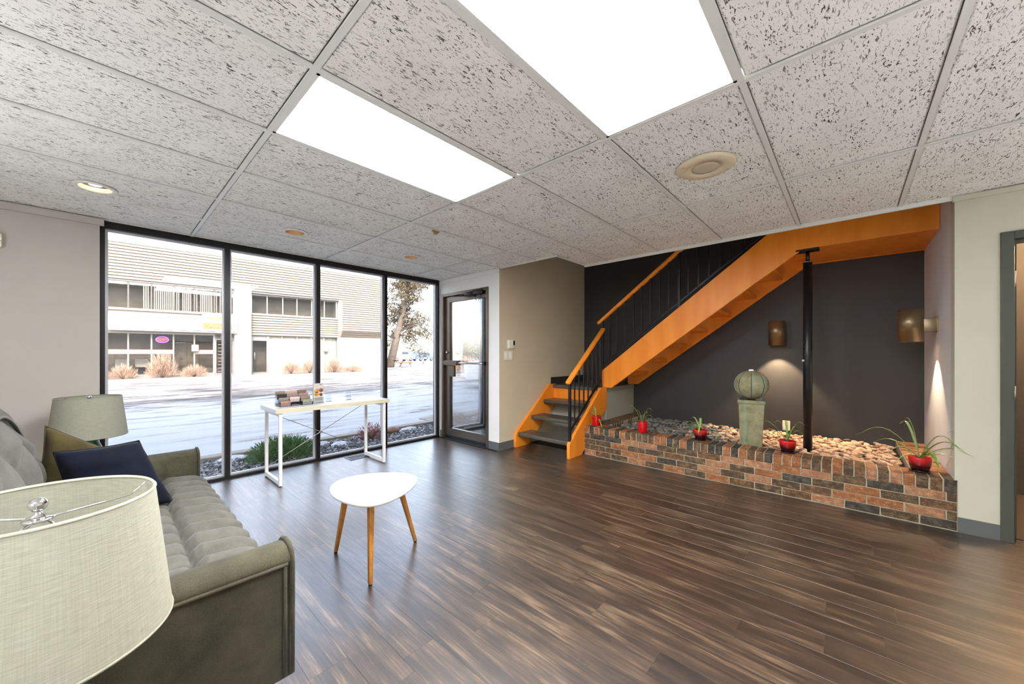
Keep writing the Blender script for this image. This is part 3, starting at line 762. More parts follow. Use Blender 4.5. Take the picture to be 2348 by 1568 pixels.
def stone_kind(x, y):
    t = (1.55-y)/.9+rnd.uniform(-.55, .55)
    if x > 4.7: t += .15
    if t < .5: return 0 if rnd.random() < .72 else 1
    q = rnd.random(); return 2 if q < .45 else 3 if q < .8 else 4
spots = []
for k in range(2300):
    x = rnd.uniform(PX1+.03, XB-.065); y = rnd.uniform(YR+.24, 2.23)
    if math.hypot(x-4.755, y-.31) < .045 or (abs(x-4.50) < .12 and abs(y-.745) < .12): continue
    lay = rnd.uniform(0, .038)
    spots.append((x, y, SZ+lay, rnd.uniform(.045, .078)))
spots.sort(key=lambda s: s[0]*math.cos(TH)+s[1]*math.sin(TH))
near = [s for i_, s in enumerate(spots) if s[2] > SZ+.012][:300]
nset = set(near)
for s in near:
    o = link('stone', peb_me[(rnd.randrange(6), stone_kind(s[0], s[1]))], sb)
    o.location = Vector(s[:3])-sb.location; o.scale = (s[3],)*3; o.rotation_euler = (rnd.uniform(-.35,.35), rnd.uniform(-.35,.35), rnd.uniform(0, 6.28))
rest = [MB() for _ in range(5)]
allm = MB(); midx = []
for s in spots:
    if s in nset: continue
    k = rnd.randrange(6); m = stone_kind(s[0], s[1])
    T = Matrix.Translation(s[:3]) @ Matrix.Rotation(rnd.uniform(0, 6.28), 4, 'Z') @ Matrix.Rotation(rnd.uniform(-.35,.35), 4, 'X') @ Matrix.Rotation(rnd.uniform(-.35,.35), 4, 'Y') @ Matrix.Scale(s[3], 4)
    allm.raw([T @ Vector(p) for p in peb[k].v], peb[k].f, True); midx += [m]*len(peb[k].f)
me = allm.mesh('small_stones', ST, off=sb.location); me.polygons.foreach_set('material_index', midx)
o = link('small_stones', me, sb); o['kind'] = 'stuff'

# ------------------------------------------------------------------ sphere fountain
ft = thing('sphere_fountain', 'weathered green sphere fountain on a tapered square pedestal', 'fountain', (4.50, .745, SZ), R(10))
def frustum(w0, w1, z0, z1):
    a, b = w0/2, w1/2
    return MB().raw([(-a,-a,z0),(a,-a,z0),(a,a,z0),(-a,a,z0),(-b,-b,z1),(b,-b,z1),(b,b,z1),(-b,b,z1)], [(3,2,1,0),(4,5,6,7),(0,1,5,4),(1,2,6,5),(2,3,7,6),(3,0,4,7)])
obj('pedestal', frustum(.178, .222, 0, .478), M_patina, ft, bevel=.006, world=False)
obj('basin', MB().box(-.118, .118, -.118, .118, .478, .515), M_patina, ft, bevel=.006, world=False)
obj('water', B(-.10, .10, -.10, .10, .512, .517), paint('dark_water', (40, 42, 36), .05), ft, world=False)
def ball(u, v):
    th = v*PI; ph = u*2*PI; g = abs(math.sin(ph*4)); r = .153*(1-.035*max(0, 1-g*7)*math.sin(th))
    return (r*math.sin(th)*math.cos(ph), r*math.sin(th)*math.sin(ph), .664-.148*math.cos(th))
bb = obj('ball', MB().grid(ball, 160, 32, closeu=True), M_patina, ft, world=False)
gr = MB()
for k in range(8):
    ph = k*PI/4; gr.tube([(.151*math.sin(t_)*math.cos(ph), .151*math.sin(t_)*math.sin(ph), .664-.146*math.cos(t_)) for t_ in [PI*(.04+.92*q/20) for q in range(21)]], .0028, 5)
obj('groove', gr, M_patdark, bb, world=False)
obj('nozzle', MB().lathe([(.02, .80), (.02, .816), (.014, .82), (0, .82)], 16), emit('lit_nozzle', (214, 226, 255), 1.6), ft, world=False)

# ------------------------------------------------------------------ potted spider plants
def leaf_mb(az, L, rise, droop, w, rr):
    d = Vector((math.cos(az), math.sin(az), 0)); s = Vector((-d.y, d.x, 0)); b = MB(); n = 9; pts = []
    tw = rr.uniform(-.35, .35)
    for k in range(n+1):
        t = k/n
        p = d*(L*(t*.92+.0)*(1-.12*droop*t))+Vector((0, 0, rise*math.sin(min(1, t*1.15)*PI*.62)-droop*t*t*L))+s*(tw*L*.35*t*t)
        ww = w*(math.sin(PI*min(1, .16+t*.84))**.7)*.5+.0004
        pts.append((p-s*ww+Vector((0,0,ww*.55)), p, p+s*ww+Vector((0,0,ww*.55))))
    v = [q for tr in pts for q in tr]; f = []
    for k in range(n):
        a = k*3; f += [(a, a+1, a+4, a+3), (a+1, a+2, a+5, a+4)]
    return b.raw(v, f, True)
def pot_plant(label, x, y, kind, leaves, seed, runner=False, sc_=1.0):
    rr = random.Random(seed)
    t = thing('potted_plant', label, 'plant', (x, y, BT), group='red pots on the planter wall')
    if kind == 'ribbed':
        prof = [(.0, .008), (.043, .008), (.047, .02), (.0485, .045), (.051, .05), (.0505, .062), (.053, .067), (.0525, .079), (.055, .084), (.055, .108), (.057, .112), (.057, .118), (.052, .118), (.050, .10), (.0, .10)]
        obj('pot', MB().lathe(prof, 36, cap=False), M_redgl, t, world=False)
        obj('saucer', MB().lathe([(0, 0), (.048, 0), (.056, .012), (.053, .013), (.047, .006), (0, .006)], 36, cap=False), M_redgl, t, world=False)
        zt, rs = .102, .051
    else:
        prof = [(.0, .008), (.042, .008), (.05, .02), (.057, .045), (.062, .075), (.0635, .10), (.062, .112), (.057, .112), (.056, .095), (.0, .095)]
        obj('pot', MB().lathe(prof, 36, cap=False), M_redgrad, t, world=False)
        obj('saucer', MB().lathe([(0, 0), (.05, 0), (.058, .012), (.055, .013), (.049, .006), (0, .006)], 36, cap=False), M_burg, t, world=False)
        zt, rs = .097, .055
    obj('soil', MB().lathe([(0, zt+.004), (rs*.7, zt+.003), (rs, zt), (rs, zt-.01)], 20, cap=False), M_soil, t, world=False)
    for (az, L, rise, droop) in leaves:
        b = leaf_mb(R(az), L*1.12, rise*1.15, droop, .018*sc_, rr)
        b.v = [(p[0], p[1], p[2]+zt) for p in b.v]
        obj('leaf', b, M_leaf, t, world=False)
    if runner:
        pts = [Vector((0, 0, zt))+Vector((-.03*q, -.04*q, .045*q-.003*q*q)) for q in [k*.5 for k in range(8)]]
        pts += [pts[-1]+Vector((.006*k, -.008*k, .028*k)) for k in range(1, 5)]
        obj('runner', MB().tube(pts, .0016, 5), M_leaf, t, world=False)
        for (az, L) in ((20, .07), (110, .06), (200, .06), (300, .08)):
            b = leaf_mb(R(az), L, .02, .5, .007, rr); b.v = [(p[0]+pts[-1].x, p[1]+pts[-1].y, p[2]+pts[-1].z) for p in b.v]
            obj('leaf', b, M_leaf, t, world=False)
# view right is -Y, view left is +Y
pot_plant('small ribbed red pot with spider plant at the stair end of the planter', 4.225, 2.36, 'ribbed', [(120, .12, .12, .35), (100, .14, .07, .5), (270, .13, .05, .55), (290, .10, .10, .1), (60, .10, .12, .2), (240, .16, .0, .8)], 1)
pot_plant('ribbed red pot with upright spider plant, second from the stairs', 4.225, 1.765, 'ribbed', [(95, .20, .17, .05), (100, .17, .05, .5), (268, .12, .16, .05), (275, .13, .10, .25), (250, .07, .12, .1), (130, .08, .13, 0), (300, .06, .12, .1)], 2)
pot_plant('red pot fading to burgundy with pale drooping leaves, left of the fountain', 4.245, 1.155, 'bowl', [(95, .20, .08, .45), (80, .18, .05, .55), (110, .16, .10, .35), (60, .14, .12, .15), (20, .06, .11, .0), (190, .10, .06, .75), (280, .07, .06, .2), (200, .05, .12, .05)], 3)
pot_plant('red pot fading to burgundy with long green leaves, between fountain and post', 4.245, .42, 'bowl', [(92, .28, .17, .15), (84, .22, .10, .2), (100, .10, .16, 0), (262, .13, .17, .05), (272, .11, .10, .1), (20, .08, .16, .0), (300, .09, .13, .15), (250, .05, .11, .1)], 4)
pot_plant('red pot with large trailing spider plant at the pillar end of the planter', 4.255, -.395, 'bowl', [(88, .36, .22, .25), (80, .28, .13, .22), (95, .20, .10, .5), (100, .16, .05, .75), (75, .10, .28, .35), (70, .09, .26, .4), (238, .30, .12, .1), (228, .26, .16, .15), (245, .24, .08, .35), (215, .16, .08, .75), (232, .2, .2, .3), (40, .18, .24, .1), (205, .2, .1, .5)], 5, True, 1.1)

# ------------------------------------------------------------------ coffee table
ct = thing('coffee_table', 'white pebble shaped coffee table on three honey wood legs', 'table', (1.12, 2.08, 0))
out = [(0.865, 2.199), (0.913, 2.288), (0.977, 2.342), (1.052, 2.346), (1.138, 2.321), (1.231, 2.262), (1.304, 2.193), (1.358, 2.113), (1.37, 2.059), (1.346, 1.995), (1.281, 1.92), (1.199, 1.865), (1.105, 1.819), (1.028, 1.807), (0.96, 1.804), (0.92, 1.818), (0.887, 1.869), (0.859, 1.943), (0.849, 2.047), (0.851, 2.128)]
def smooth_loop(p, it=2):
    for _ in range(it):
        q = []
        for i_ in range(len(p)):
            a, b = p[i_], p[(i_+1) % len(p)]; q += [(a[0]*.75+b[0]*.25, a[1]*.75+b[1]*.25), (a[0]*.25+b[0]*.75, a[1]*.25+b[1]*.75)]
        p = q
    return p
for _ in range(3): out = [tuple((out[i_-1][k]+2*out[i_][k]+out[(i_+1) % len(out)][k])/4 for k in (0, 1)) for i_ in range(len(out))]
cxm, cym = sum(p[0] for p in out)/len(out), sum(p[1] for p in out)/len(out)
out = [(cxm+(p[0]-cxm)*1.045, cym+(p[1]-cym)*1.045) for p in out]
out = smooth_loop(out)
b = MB(); nn = len(out); v = []
for z, s in ((.488, .985), (.486, .995), (.478, 1.0), (.471, .985), (.462, .93)):
    v += [(cxm+(p[0]-cxm)*s, cym+(p[1]-cym)*s, z) for p in out]
f = [tuple(range(nn)), tuple(range(4*nn, 5*nn))[::-1]]
for k in range(4): f += [(k*nn+i_, (k+1)*nn+i_, (k+1)*nn+(i_+1) % nn, k*nn+(i_+1) % nn) for i_ in range(nn)]
b.raw(v, f[:2], False); n0 = 0; b.f += f[2:]; b.s += [True]*len(f[2:])
obj('tabletop', b, M_tabletop, ct, fix=True)
for (fx, fy), (tx, ty) in (((.997, 2.405), (1.0, 2.24)), ((.984, 1.927), (1.035, 2.02)), ((1.418, 2.152), (1.27, 2.13))):
    b = MB(); q = Vector((tx-fx, ty-fy, .465))
    def sq(c, w): return [(c[0]-w, c[1]-w, c[2]), (c[0]+w, c[1]-w, c[2]), (c[0]+w, c[1]+w, c[2]), (c[0]-w, c[1]+w, c[2])]
    vs = sq((fx, fy, .008), .0105)+sq((fx+q.x, fy+q.y, .466), .017)
    lg = obj('leg', b.raw(vs, [(3,2,1,0),(4,5,6,7),(0,1,5,4),(1,2,6,5),(2,3,7,6),(3,0,4,7)]), M_leg, ct, bevel=.004)
    obj('foot_pad', MB().lathe([(0, 0), (.010, 0), (.010, .009), (0, .009)], 12, c=(fx, fy, 0)), M_blackrub, lg)

# ------------------------------------------------------------------ console desk
dk = thing('console_desk', 'narrow white desk with open metal legs in front of the window', 'desk', (1.68, 4.23, 0))
DX0, DX1, DY0, DY1, DZ = 1.085, 2.255, 3.955, 4.46, .742
obj('desktop', B(DX0, DX1, DY0, DY1, DZ-.042, DZ), M_desk, dk, bevel=.003)
obj('edge_band', B(DX0+.001, DX1-.001, DY0-.0015, DY0, DZ-.041, DZ-.001), M_edge, dk)
for xa in (DX0+.035, DX1-.035-.028):
    y0, y1 = DY0+.02, DY1+.03-.04; xb = xa+.028
    b = MB().box(xa, xb, y0, y0+.03, .005, DZ-.042).box(xa, xb, y1-.03, y1, .005, DZ-.042).box(xa, xb, y0+.03, y1-.03, .012, .052).box(xa, xb, y0+.03, y1-.03, DZ-.075, DZ-.042)
    lf = obj('leg', b, M_desk, dk, bevel=.002)
    for yy in (y0+.015, y1-.015): obj('glide', MB().lathe([(0, 0), (.011, 0), (.011, .006), (0, .006)], 10, c=((xa+xb)/2, yy, 0)), M_blackrub, lf)
ybk = DY1-.035
obj('cross_brace', MB().tube([(DX0+.06, ybk, .66), (DX1-.06, ybk, .10)], .0035, 6), M_steel, dk)
obj('cross_brace', MB().tube([(DX0+.06, ybk+.008, .10), (DX1-.06, ybk+.008, .66)], .0035, 6), M_steel, dk)
obj('brace_joint', MB().tube([((DX0+DX1)/2, ybk-.008, .38), ((DX0+DX1)/2, ybk+.014, .38)], .012, 12), M_steel, dk)

# card rack and things on the desk
M_acr = glass('clear_acrylic', (.93, .95, .96), 1.0)
HX, HY = 1.165, 4.10
rk = thing('card_rack', 'clear acrylic tiered rack of business cards on the desk', 'rack', (HX, HY, DZ))
rackw = .30
for r_ in range(4):
    obj('tier', MB().box(0, rackw, r_*.055, r_*.055+.003, .002, .035+r_*.03).box(0, rackw, r_*.055+.012, r_*.055+.015, .002, .055+r_*.03).box(0, rackw, r_*.055+.003, r_*.055+.012, .0+r_*.03+.002, .005+r_*.03), M_acr, rk, world=False)
for s in (0, .1, .2, .297): obj('divider', B(s, s+.003, 0, .18, 0, .03), M_acr, rk, world=False)
def print_mat(name, base, ink, sc_=(120, 1, 260)):
    g = N(name); f = g.noise(g.coord(sc_), 1, 2); return g.set(g.mix(g.ramp(f, [(.56, 0.0), (.62, 1.0)]), s2l(base), s2l(ink)), .5)
cards = [(0, 3, 'br', 'brown printed business cards at the wall side of the top tier'), (1, 3, 'pk', 'pink business cards in the middle of the top tier'), (2, 3, 'dk', 'darker brown business cards at the leaflet side of the top tier'),
         (0, 2, 'bk', 'black business cards in the third tier'), (1, 2, 'tp', 'taupe business cards in the third tier, middle pocket'), (2, 2, 'mv', 'mauve business cards in the third tier, beside the leaflet'),
         (0, 1, 'gy', 'grey brown business cards in the second tier behind the front brown ones'), (1, 1, 'lp', 'pale pink business cards in the second tier'), (2, 1, 'ol', 'olive brown business cards in the second tier by the leaflet'),
         (0, 0, 'ro', 'rose brown business cards with a white stroke in the front tier'), (2, 0, 'sg', 'grey green business cards with a white stroke in the front tier')]
cc = {'br': (150, 124, 104), 'pk': (206, 160, 150), 'dk': (128, 104, 84), 'bk': (24, 26, 26), 'tp': (146, 128, 114), 'mv': (160, 126, 122), 'gy': (140, 126, 110), 'lp': (222, 182, 178), 'ol': (138, 122, 96), 'ro': (160, 118, 108), 'sg': (140, 138, 124)}
for ci, ri, key, lab in cards:
    o = obj('business_card_stack', MB().box(0, .088, 0, .007, 0, .05).box(.03, .075, -.0006, 0, .016, .0185), [print_mat('card_'+key, cc[key], tuple(min(255, int(v_*1.25+18)) for v_ in cc[key]))], None, bevel=0)
    o.location = (HX+.006+ci*.1, HY+ri*.055+.004, DZ+.006+ri*.03); o.rotation_euler = (R(-4), 0, 0)
    tag(o, lab, 'business cards', 'business cards in the acrylic rack')
lh = thing('leaflet_holder', 'clear acrylic leaflet holder on the desk beside the card rack', 'holder', (1.49, 4.16, DZ))
obj('back', B(0, .115, .034, .037, 0, .16), M_acr, lh, world=False)
obj('front', B(0, .115, .0, .003, 0, .06), M_acr, lh, world=False)
obj('base', B(0, .115, .003, .034, 0, .003), M_acr, lh, world=False)
lf = thing('leaflet', 'grey leaflet with four round flower pictures in the leaflet holder', 'leaflet', (1.497, 4.168, DZ+.004))
obj('sheet', B(0, .10, 0, .022, 0, .205), paint('grey_paper', (196, 190, 182), .5, var=.03), lf, world=False)
M_fl = print_mat('flower_print', (206, 150, 60), (110, 50, 24), (60, 60, 60)); M_fl2 = print_mat('dark_flower_print', (150, 74, 40), (70, 34, 22), (70, 70, 70))
for (px, pz, rr_, mm) in ((.028, .125, .022, M_fl), (.03, .092, .024, M_fl), (.075, .132, .021, M_fl2), (.074, .085, .017, M_fl2)):
    obj('picture', MB().lathe([(0, 0), (rr_, 0), (rr_, .0008), (0, .0008)], 20, M=Matrix.Translation((px, -.0002, pz)) @ Matrix.Rotation(R(90), 4, 'X')), mm, lf, world=False)
obj('text_block', MB().box(.012, .09, -.0006, 0, .03, .034).box(.012, .085, -.0006, 0, .04, .044).box(.012, .09, -.0006, 0, .05, .054).box(.06, .078, -.0006, 0, .188, .198), paint('grey_ink', (120, 112, 106), .6), lf, world=False)
for xo, lab in ((1.64, 'empty clear acrylic card holder standing beside the leaflet on the desk'), (1.86, 'empty clear acrylic card holder alone near the middle of the desk')):
    t = thing('acrylic_holder', lab, 'holder', (xo, 4.20, DZ))
    obj('back', B(0, .06, .03, .033, 0, .10), M_acr, t, world=False); obj('front', B(0, .06, 0, .003, 0, .04), M_acr, t, world=False); obj('base', B(0, .06, .003, .03, 0, .003), M_acr, t, world=False)
# floor register
fv = thing('floor_register', 'dark metal floor register under the desk near its back leg', 'vent', (2.13, 4.44, .0))
obj('rim', MB().box(-.15, .15, -.085, -.07, 0, .006).box(-.15, .15, .07, .085, 0, .006).box(-.15, -.135, -.07, .07, 0, .006).box(.135, .15, -.07, .07, 0, .006), paint('register_grey', (92, 94, 98), .35, metal=.5), fv, world=False)
for k in range(9): obj('slat', B(-.135, .135, -.066+k*.0155, -.058+k*.0155, .0005, .005), M_iron, fv, world=False)

# ------------------------------------------------------------------ sofa
sf = thing('tufted_sofa', 'long grey tufted sofa with flared arms along the left side', 'sofa', (.03, 2.40, 0))
SX0, SX1, SYa, SYb = -.42, .44, 1.40, 3.40
obj('base', MB().box(SX0+.02, SX1-.03, SYa+.02, SYb-.02, .17, .30), M_sofadark, sf, bevel=.02, seg=3)
for x_ in (SX0+.08, SX1-.10):
    for y_ in (SYa+.14, SYb-.14): obj('leg', MB().lathe([(.014, 0), (.024, .17)], 16, c=(x_, y_, 0)), M_endtable, sf)
# seat cushion: channelled and buttoned
lob = (3.28-1.52)/13
def seat(u, v):
    # u along Y, v along the profile from the back to the lower front edge
    y = 1.52+u*(3.28-1.52); L = v*1.0
    if L < .78: x = -.24+L/.78*.60; z = .405+.02*math.sin(L/.78*PI); nx, nz = 0.0, 1.0
    else:
        t_ = (L-.78)/.22; a = t_*PI*.62; x = .36+.085*math.sin(min(a, PI/2)); z = .405-.085*(1-math.cos(min(a, PI/2)))-max(0, a-PI/2)*.25; nx, nz = math.sin(min(a, PI/2)), math.cos(min(a, PI/2))
    ph = (y-1.52)/lob; q = abs(math.sin(PI*ph)); fade = max(0, min(1, (1.0-v)/.12))
    row = max(0, 1-abs(x-.243)/.03)                       # cross seam with buttons
    puff = .056*(q**.5)*fade
    if x < .243: puff = .030*(q**.4)*fade-.006
    dip = .026*row+.02*max(0, 1-math.hypot((x-.243)/.035, q/.5))
    h_ = puff-dip*fade
    return (x+nx*h_, y, z+nz*h_)
obj('seat_cushion', MB().grid(seat, 208, 84), M_sofa, sf)
obj('seat_deck', B(-.25, .36, 1.52, 3.28, .29, .395), M_sofa, sf)
# backrest
def ztop(y): u_ = abs(y-2.38)/.85; return 1.035-.31*(min(u_, 1.2)**1.6)
def back(u, v):
    y = 1.45+u*(3.35-1.45); zt = ztop(y)-.02; z = .36+v*(zt-.36)
    x = -.175-.11*(v**1.2)
    a = (y-2.38)/.21; b_ = v*3.2
    q = abs(math.sin(PI*(a+b_)/2))*abs(math.sin(PI*(a-b_)/2))
    e = min(1, min(v, 1-v)*7)
    return (x+.05*(q**.5)*e, y, z)
bk = obj('backrest', MB().grid(back, 110, 44), M_sofa, sf)
nb = 40; ysb = [1.42+k*(3.38-1.42)/nb for k in range(nb+1)]
shell = MB()
vs = []
for y in ysb:
    zt = ztop(y); vs += [(-.30, y, zt-.01), (-.38, y, zt-.015), (-.41, y, .25), (-.18, y, .25), (-.185, y, .40)]
fs = []
for k in range(nb):
    for j in range(5): fs.append((k*5+j, k*5+(j+1) % 5, (k+1)*5+(j+1) % 5, (k+1)*5+j))
fs += [(4,3,2,1,0), tuple(nb*5+j for j in range(5))]
obj('back_shell', shell.raw(vs, fs, False), M_sofadark, sf, fix=True)
obj('back_border', MB().tube([(-.315+.02*math.sin(k/nb*PI)*0, y, ztop(y)-.005) for k, y in enumerate(ysb)], .042, 14), M_sofadark, sf)
obj('back_piping', MB().tube([(-.272, y, ztop(y)-.012) for y in ysb], .007, 6), M_sofa, bk)
for ky in range(-4, 5):
    for kz in range(1, 4):
        if (ky+kz) % 2: continue
        y = 2.38+ky*.21; vv = kz/3.2*.98; zt = ztop(y)-.02; z = .36+vv*(zt-.36)
        obj('button', MB().lathe([(0, .006), (.008, .004), (.011, 0)], 10, M=Matrix.Translation((-.175-.11*(vv**1.2)+.006, y, z)) @ Matrix.Rotation(R(90), 4, 'Y')), M_sofa, bk)
# arms: rolled top, piping round the outer panel
def arm_profile(sgn, y0):
    # offsets from the outer face towards the inside
    pr_ = [(0, .17), (0, .553), (-.006, .566), (.004, .588), (.03, .604), (.065, .608), (.10, .600), (.128, .58), (.135, .55), (.135, .20), (.11, .17)]
    return [(y0+sgn*a, z) for a, z in pr_]
for sgn, y0 in ((1, SYa), (-1, SYb)):
    ar = obj('arm', MB().prism(arm_profile(sgn, y0), 'x', SX0+.01, SX1, smooth=True), M_sofadark, sf, fix=True, bevel=.006, seg=2)
    pip = MB().tube([(SX1-.02, y0+sgn*-.004, .556), (SX0+.02, y0-sgn*.004, .556)], .006, 8)
    ring = [(SX1-.006, y0+sgn*a, z) for a, z in ((0, .18), (-.004, .40), (-.004, .555), (.006, .59), (.035, .607), (.07, .611), (.105, .602), (.132, .58), (.138, .5), (.138, .32))]
    pip.tube(ring, .008, 8)
    pip.tube([(SX1-.028, y0-sgn*.003, .18), (SX1-.028, y0-sgn*.003, .55)], .006, 8)
    obj('piping', pip, M_sofadark, ar)

def pillow(name, label, cs, puff, mat, group=None, loc=None):
    A, Bc, Cc, D = [Vector(c) for c in cs]                      # corners in order round the cushion
    ctr = (A+Bc+Cc+D)/4; nrm = ((Cc-A).cross(D-Bc)).normalized()
    n_ = 26; b = MB()
    def surf(sg):
        def fn(u, v):
            p = A*(1-u)*(1-v)+Bc*u*(1-v)+Cc*u*v+D*(1-u)*v
            su, sv = math.sin(PI*u), math.sin(PI*v)
            e = (su*sv)**.36 if su*sv > 0 else 0
            pin = .06*(1-su)*sv+.06*(1-sv)*su                   # sides drawn in, corners left as ears
            p = p.lerp(ctr, pin*.9)
            w = .022*noise.noise(Vector((p.x*4, p.y*4, p.z*16)))+.012*noise.noise(p*14)
            return p+nrm*sg*(puff*e+w*e)
        return fn
    b.grid(surf(1), n_, n_); b.grid(surf(-1), n_, n_)
    me = b.mesh(name, mat, off=ctr)
    bm = bmesh.new(); bm.from_mesh(me); bmesh.ops.remove_doubles(bm, verts=bm.verts, dist=.0005); bmesh.ops.recalc_face_normals(bm, faces=bm.faces); bm.to_mesh(me); bm.free()
    e = thing(name, label, 'cushion', ctr)
    link('cover', me, e)
    edge = []
    for (p, q) in ((A, Bc), (Bc, Cc), (Cc, D), (D, A)):
        for k in range(10):
            t_ = k/10; pp = p.lerp(q, t_); pp = pp.lerp(ctr, .06*math.sin(PI*t_)*.9); edge.append(pp-ctr)
    edge.append(edge[0]); o = link('seam', MB().tube(edge, .003, 6, cap=False).mesh('seam', mat), e)
    return e
pillow('throw_pillow', 'olive velvet throw pillow standing on a corner against the sofa back', [(-.205, 3.0, .90), (.12, 3.06, .66), (.03, 2.98, .46), (-.235, 2.93, .56)], .085, M_olive)
pillow('throw_pillow', 'navy velvet throw pillow leaning by the far sofa arm', [(-.165, 2.74, .805), (.125, 2.84, .795), (.26, 2.78, .44), (-.10, 2.66, .455)], .095, M_navy)

# ------------------------------------------------------------------ table lamps and end tables
def end_table(x, y, ztop_, label):
    t = thing('end_table', label, 'table', (x, y, 0)); w = .2
    obj('tabletop', B(-w, w, -w, w, ztop_-.025, ztop_), M_endtable, t, bevel=.004, world=False)
    for sx in (-1, 1):
        for sy in (-1, 1): obj('leg', MB().tube([(sx*(w-.03), sy*(w-.03), 0), (sx*(w-.03), sy*(w-.03), ztop_-.025)], .016, 10), M_endtable, t, world=False)
    obj('shelf', B(-w+.03, w-.03, -w+.03, w-.03, .14, .158), M_endtable, t, world=False)
def table_lamp(x, y, zt, tz, label, rt, rb):
    t = thing('table_lamp', label, 'lamp', (x, y, tz)); top = zt-tz; bot = top-.288
    pr_ = [(rb, bot), (rt, top)]
    sh = obj('lamp_shade', MB().lathe([(rb, bot), (rb+(rt-rb)*.5, bot+.144), (rt, top)], 96, cap=False).lathe([(rt-.003, top), (rb-.003, bot)], 96, cap=False), M_linen, t, world=False)
    for r_, z_ in ((rt-.0015, top), (rb-.0015, bot)):
        obj('shade_rim', MB().lathe([(r_-.0035, z_), (r_, z_-.0045), (r_+.0035, z_), (r_, z_+.0045), (r_-.0035, z_)], 96, cap=False), M_linen, sh, world=False)
    zs = top-.03
    sp_ = MB()
    for k in range(3):
        a = R(18+k*120); d_ = Vector((math.cos(a), math.sin(a), 0)); sp_.tube([d_*.015+Vector((0,0,zs)), d_*(rt-.035)+Vector((0,0,zs+.002)), d_*(rt-.006)+Vector((0,0,top-.006))], .0022, 6)
    sp_.lathe([(.006, zs-.003), (.022, zs-.003), (.024, zs), (.022, zs+.003), (.006, zs+.003)], 24)
    obj('spider_fitter', sp_, M_chrome, t, world=False)
    obj('finial', MB().lathe([(.004, zs), (.011, zs+.003), (.012, zs+.008), (.006, zs+.012), (.006, zs+.016)]+[(.0145*math.sin(PI*q/10), zs+.030-.0145*math.cos(PI*q/10)) for q in range(1, 11)], 24), M_chrome, t, world=False)
    hb = bot+.05
    obj('harp', MB().tube([(.012, 0, hb-.05), (.045, 0, hb+.02), (.056, 0, hb+.09), (.045, 0, zs-.05), (.012, 0, zs-.004)], .0026, 8).tube([(-.012, 0, hb-.05), (-.045, 0, hb+.02), (-.056, 0, hb+.09), (-.045, 0, zs-.05), (-.012, 0, zs-.004)], .0026, 8), M_steel, t, world=False)
    obj('socket', MB().lathe([(.014, hb-.08), (.016, hb-.02), (.014, hb)], 16), M_steel, t, world=False)
    obj('bulb', MB().lathe([(.012, hb), (.026, hb+.045), (.03, hb+.065), (.022, hb+.09), (0, hb+.098)], 20), paint('frosted_bulb', (236, 234, 226), .3, var=.01), t, world=False)
    hb2 = bot-.01
    obj('lamp_base', MB().lathe([(.07, 0), (.07, .015), (.06, .02), (.075, hb2*.35), (.072, hb2*.55), (.05, hb2*.85), (.047, hb2+.02), (.05, hb2+.03), (.02, hb2+.035)], 40), M_teal, t, world=False)
end_table(-.08, 4.10, .44, 'dark end table in the corner under the farther table lamp')
t = thing('side_table', 'small dark round side table under the nearer table lamp', 'table', (-.12, 1.19, 0))
obj('tabletop', MB().lathe([(0, .375), (.135, .375), (.14, .38), (.14, .395), (.135, .40), (0, .40)], 40), M_endtable, t, world=False)
obj('pedestal', MB().lathe([(.02, .02), (.018, .375)], 16), M_iron, t, world=False)
obj('base', MB().lathe([(0, 0), (.11, 0), (.11, .012), (.02, .02), (0, .02)], 32), M_iron, t, world=False)
table_lamp(-.093, 1.219, .957, .40, 'large cream linen table lamp cropped in the near corner, beside the sofa arm', .175, .205)
table_lamp(-.08, 4.14, .945, .44, 'smaller looking cream table lamp with teal base beyond the sofa pillows', .172, .203)

# ------------------------------------------------------------------ outdoors
def ground_mat():
    g = N('snowy_asphalt')
    tc = g.add('ShaderNodeTexCoord')
    def mp(s):
        m = g.add('ShaderNodeMapping'); m.inputs['Scale'].default_value = s; g.l.new(tc.outputs['Object'], m.inputs[0]); return m.outputs[0]
    a = g.noise(mp((.55, 2.6, 1)), 1, 7, .62, .6); b_ = g.noise(mp((.12, .25, 1)), 1, 3); c_ = g.noise(mp((7, 30, 1)), 1, 3)
    sep = g.add('ShaderNodeSeparateXYZ'); g.l.new(tc.outputs['Object'], sep.inputs[0])
    far = g.ramp(g.math('MULTIPLY', sep.outputs[1], .02), [(.22, 0.0), (.27, .16), (.36, .10)])     # packed, sandier lane further out
    f = g.math('ADD', g.math('ADD', a, g.math('MULTIPLY', g.math('SUBTRACT', b_, .5), .22)), g.math('SUBTRACT', g.math('MULTIPLY', c_, .1), far))
    col = g.ramp(f, [(.33, s2l((76, 72, 70))), (.40, s2l((116, 111, 108))), (.46, s2l((152, 151, 151))), (.58, s2l((166, 166, 167)))])
    g.bump(f, .5, .03)
    return g.set(col, .8, spec=.2)
M_ground = ground_mat()
struct('ground', B(-60, 190, 4.76, 190, -.3, -.03), M_ground)
M_conc = paint('pale_concrete', (136, 128, 118), .9, var=.1, nscale=8, bump=.3)
struct('curb', MB().box(-12, 4.1, 5.62, 5.78, -.2, .03).box(4.1, 4.24, 4.80, 5.78, -.2, .03), M_conc, bevel=.012)
struct('path', B(4.24, 7.5, 4.80, 6.3, -.2, -.012), M_conc)
M_grav = [paint('grey_gravel', (104, 104, 106), .9, var=.3, nscale=20), paint('pale_gravel', (156, 156, 160), .9, var=.2, nscale=20), paint('dark_gravel', (64, 62, 62), .9, var=.3, nscale=20)]
gm = MB(); mi = []
gm.box(-.05, 4.1, 4.74, 5.62, -.2, -.02).box(-3, -.05, 4.83, 5.62, -.2, -.02); mi += [0]*12
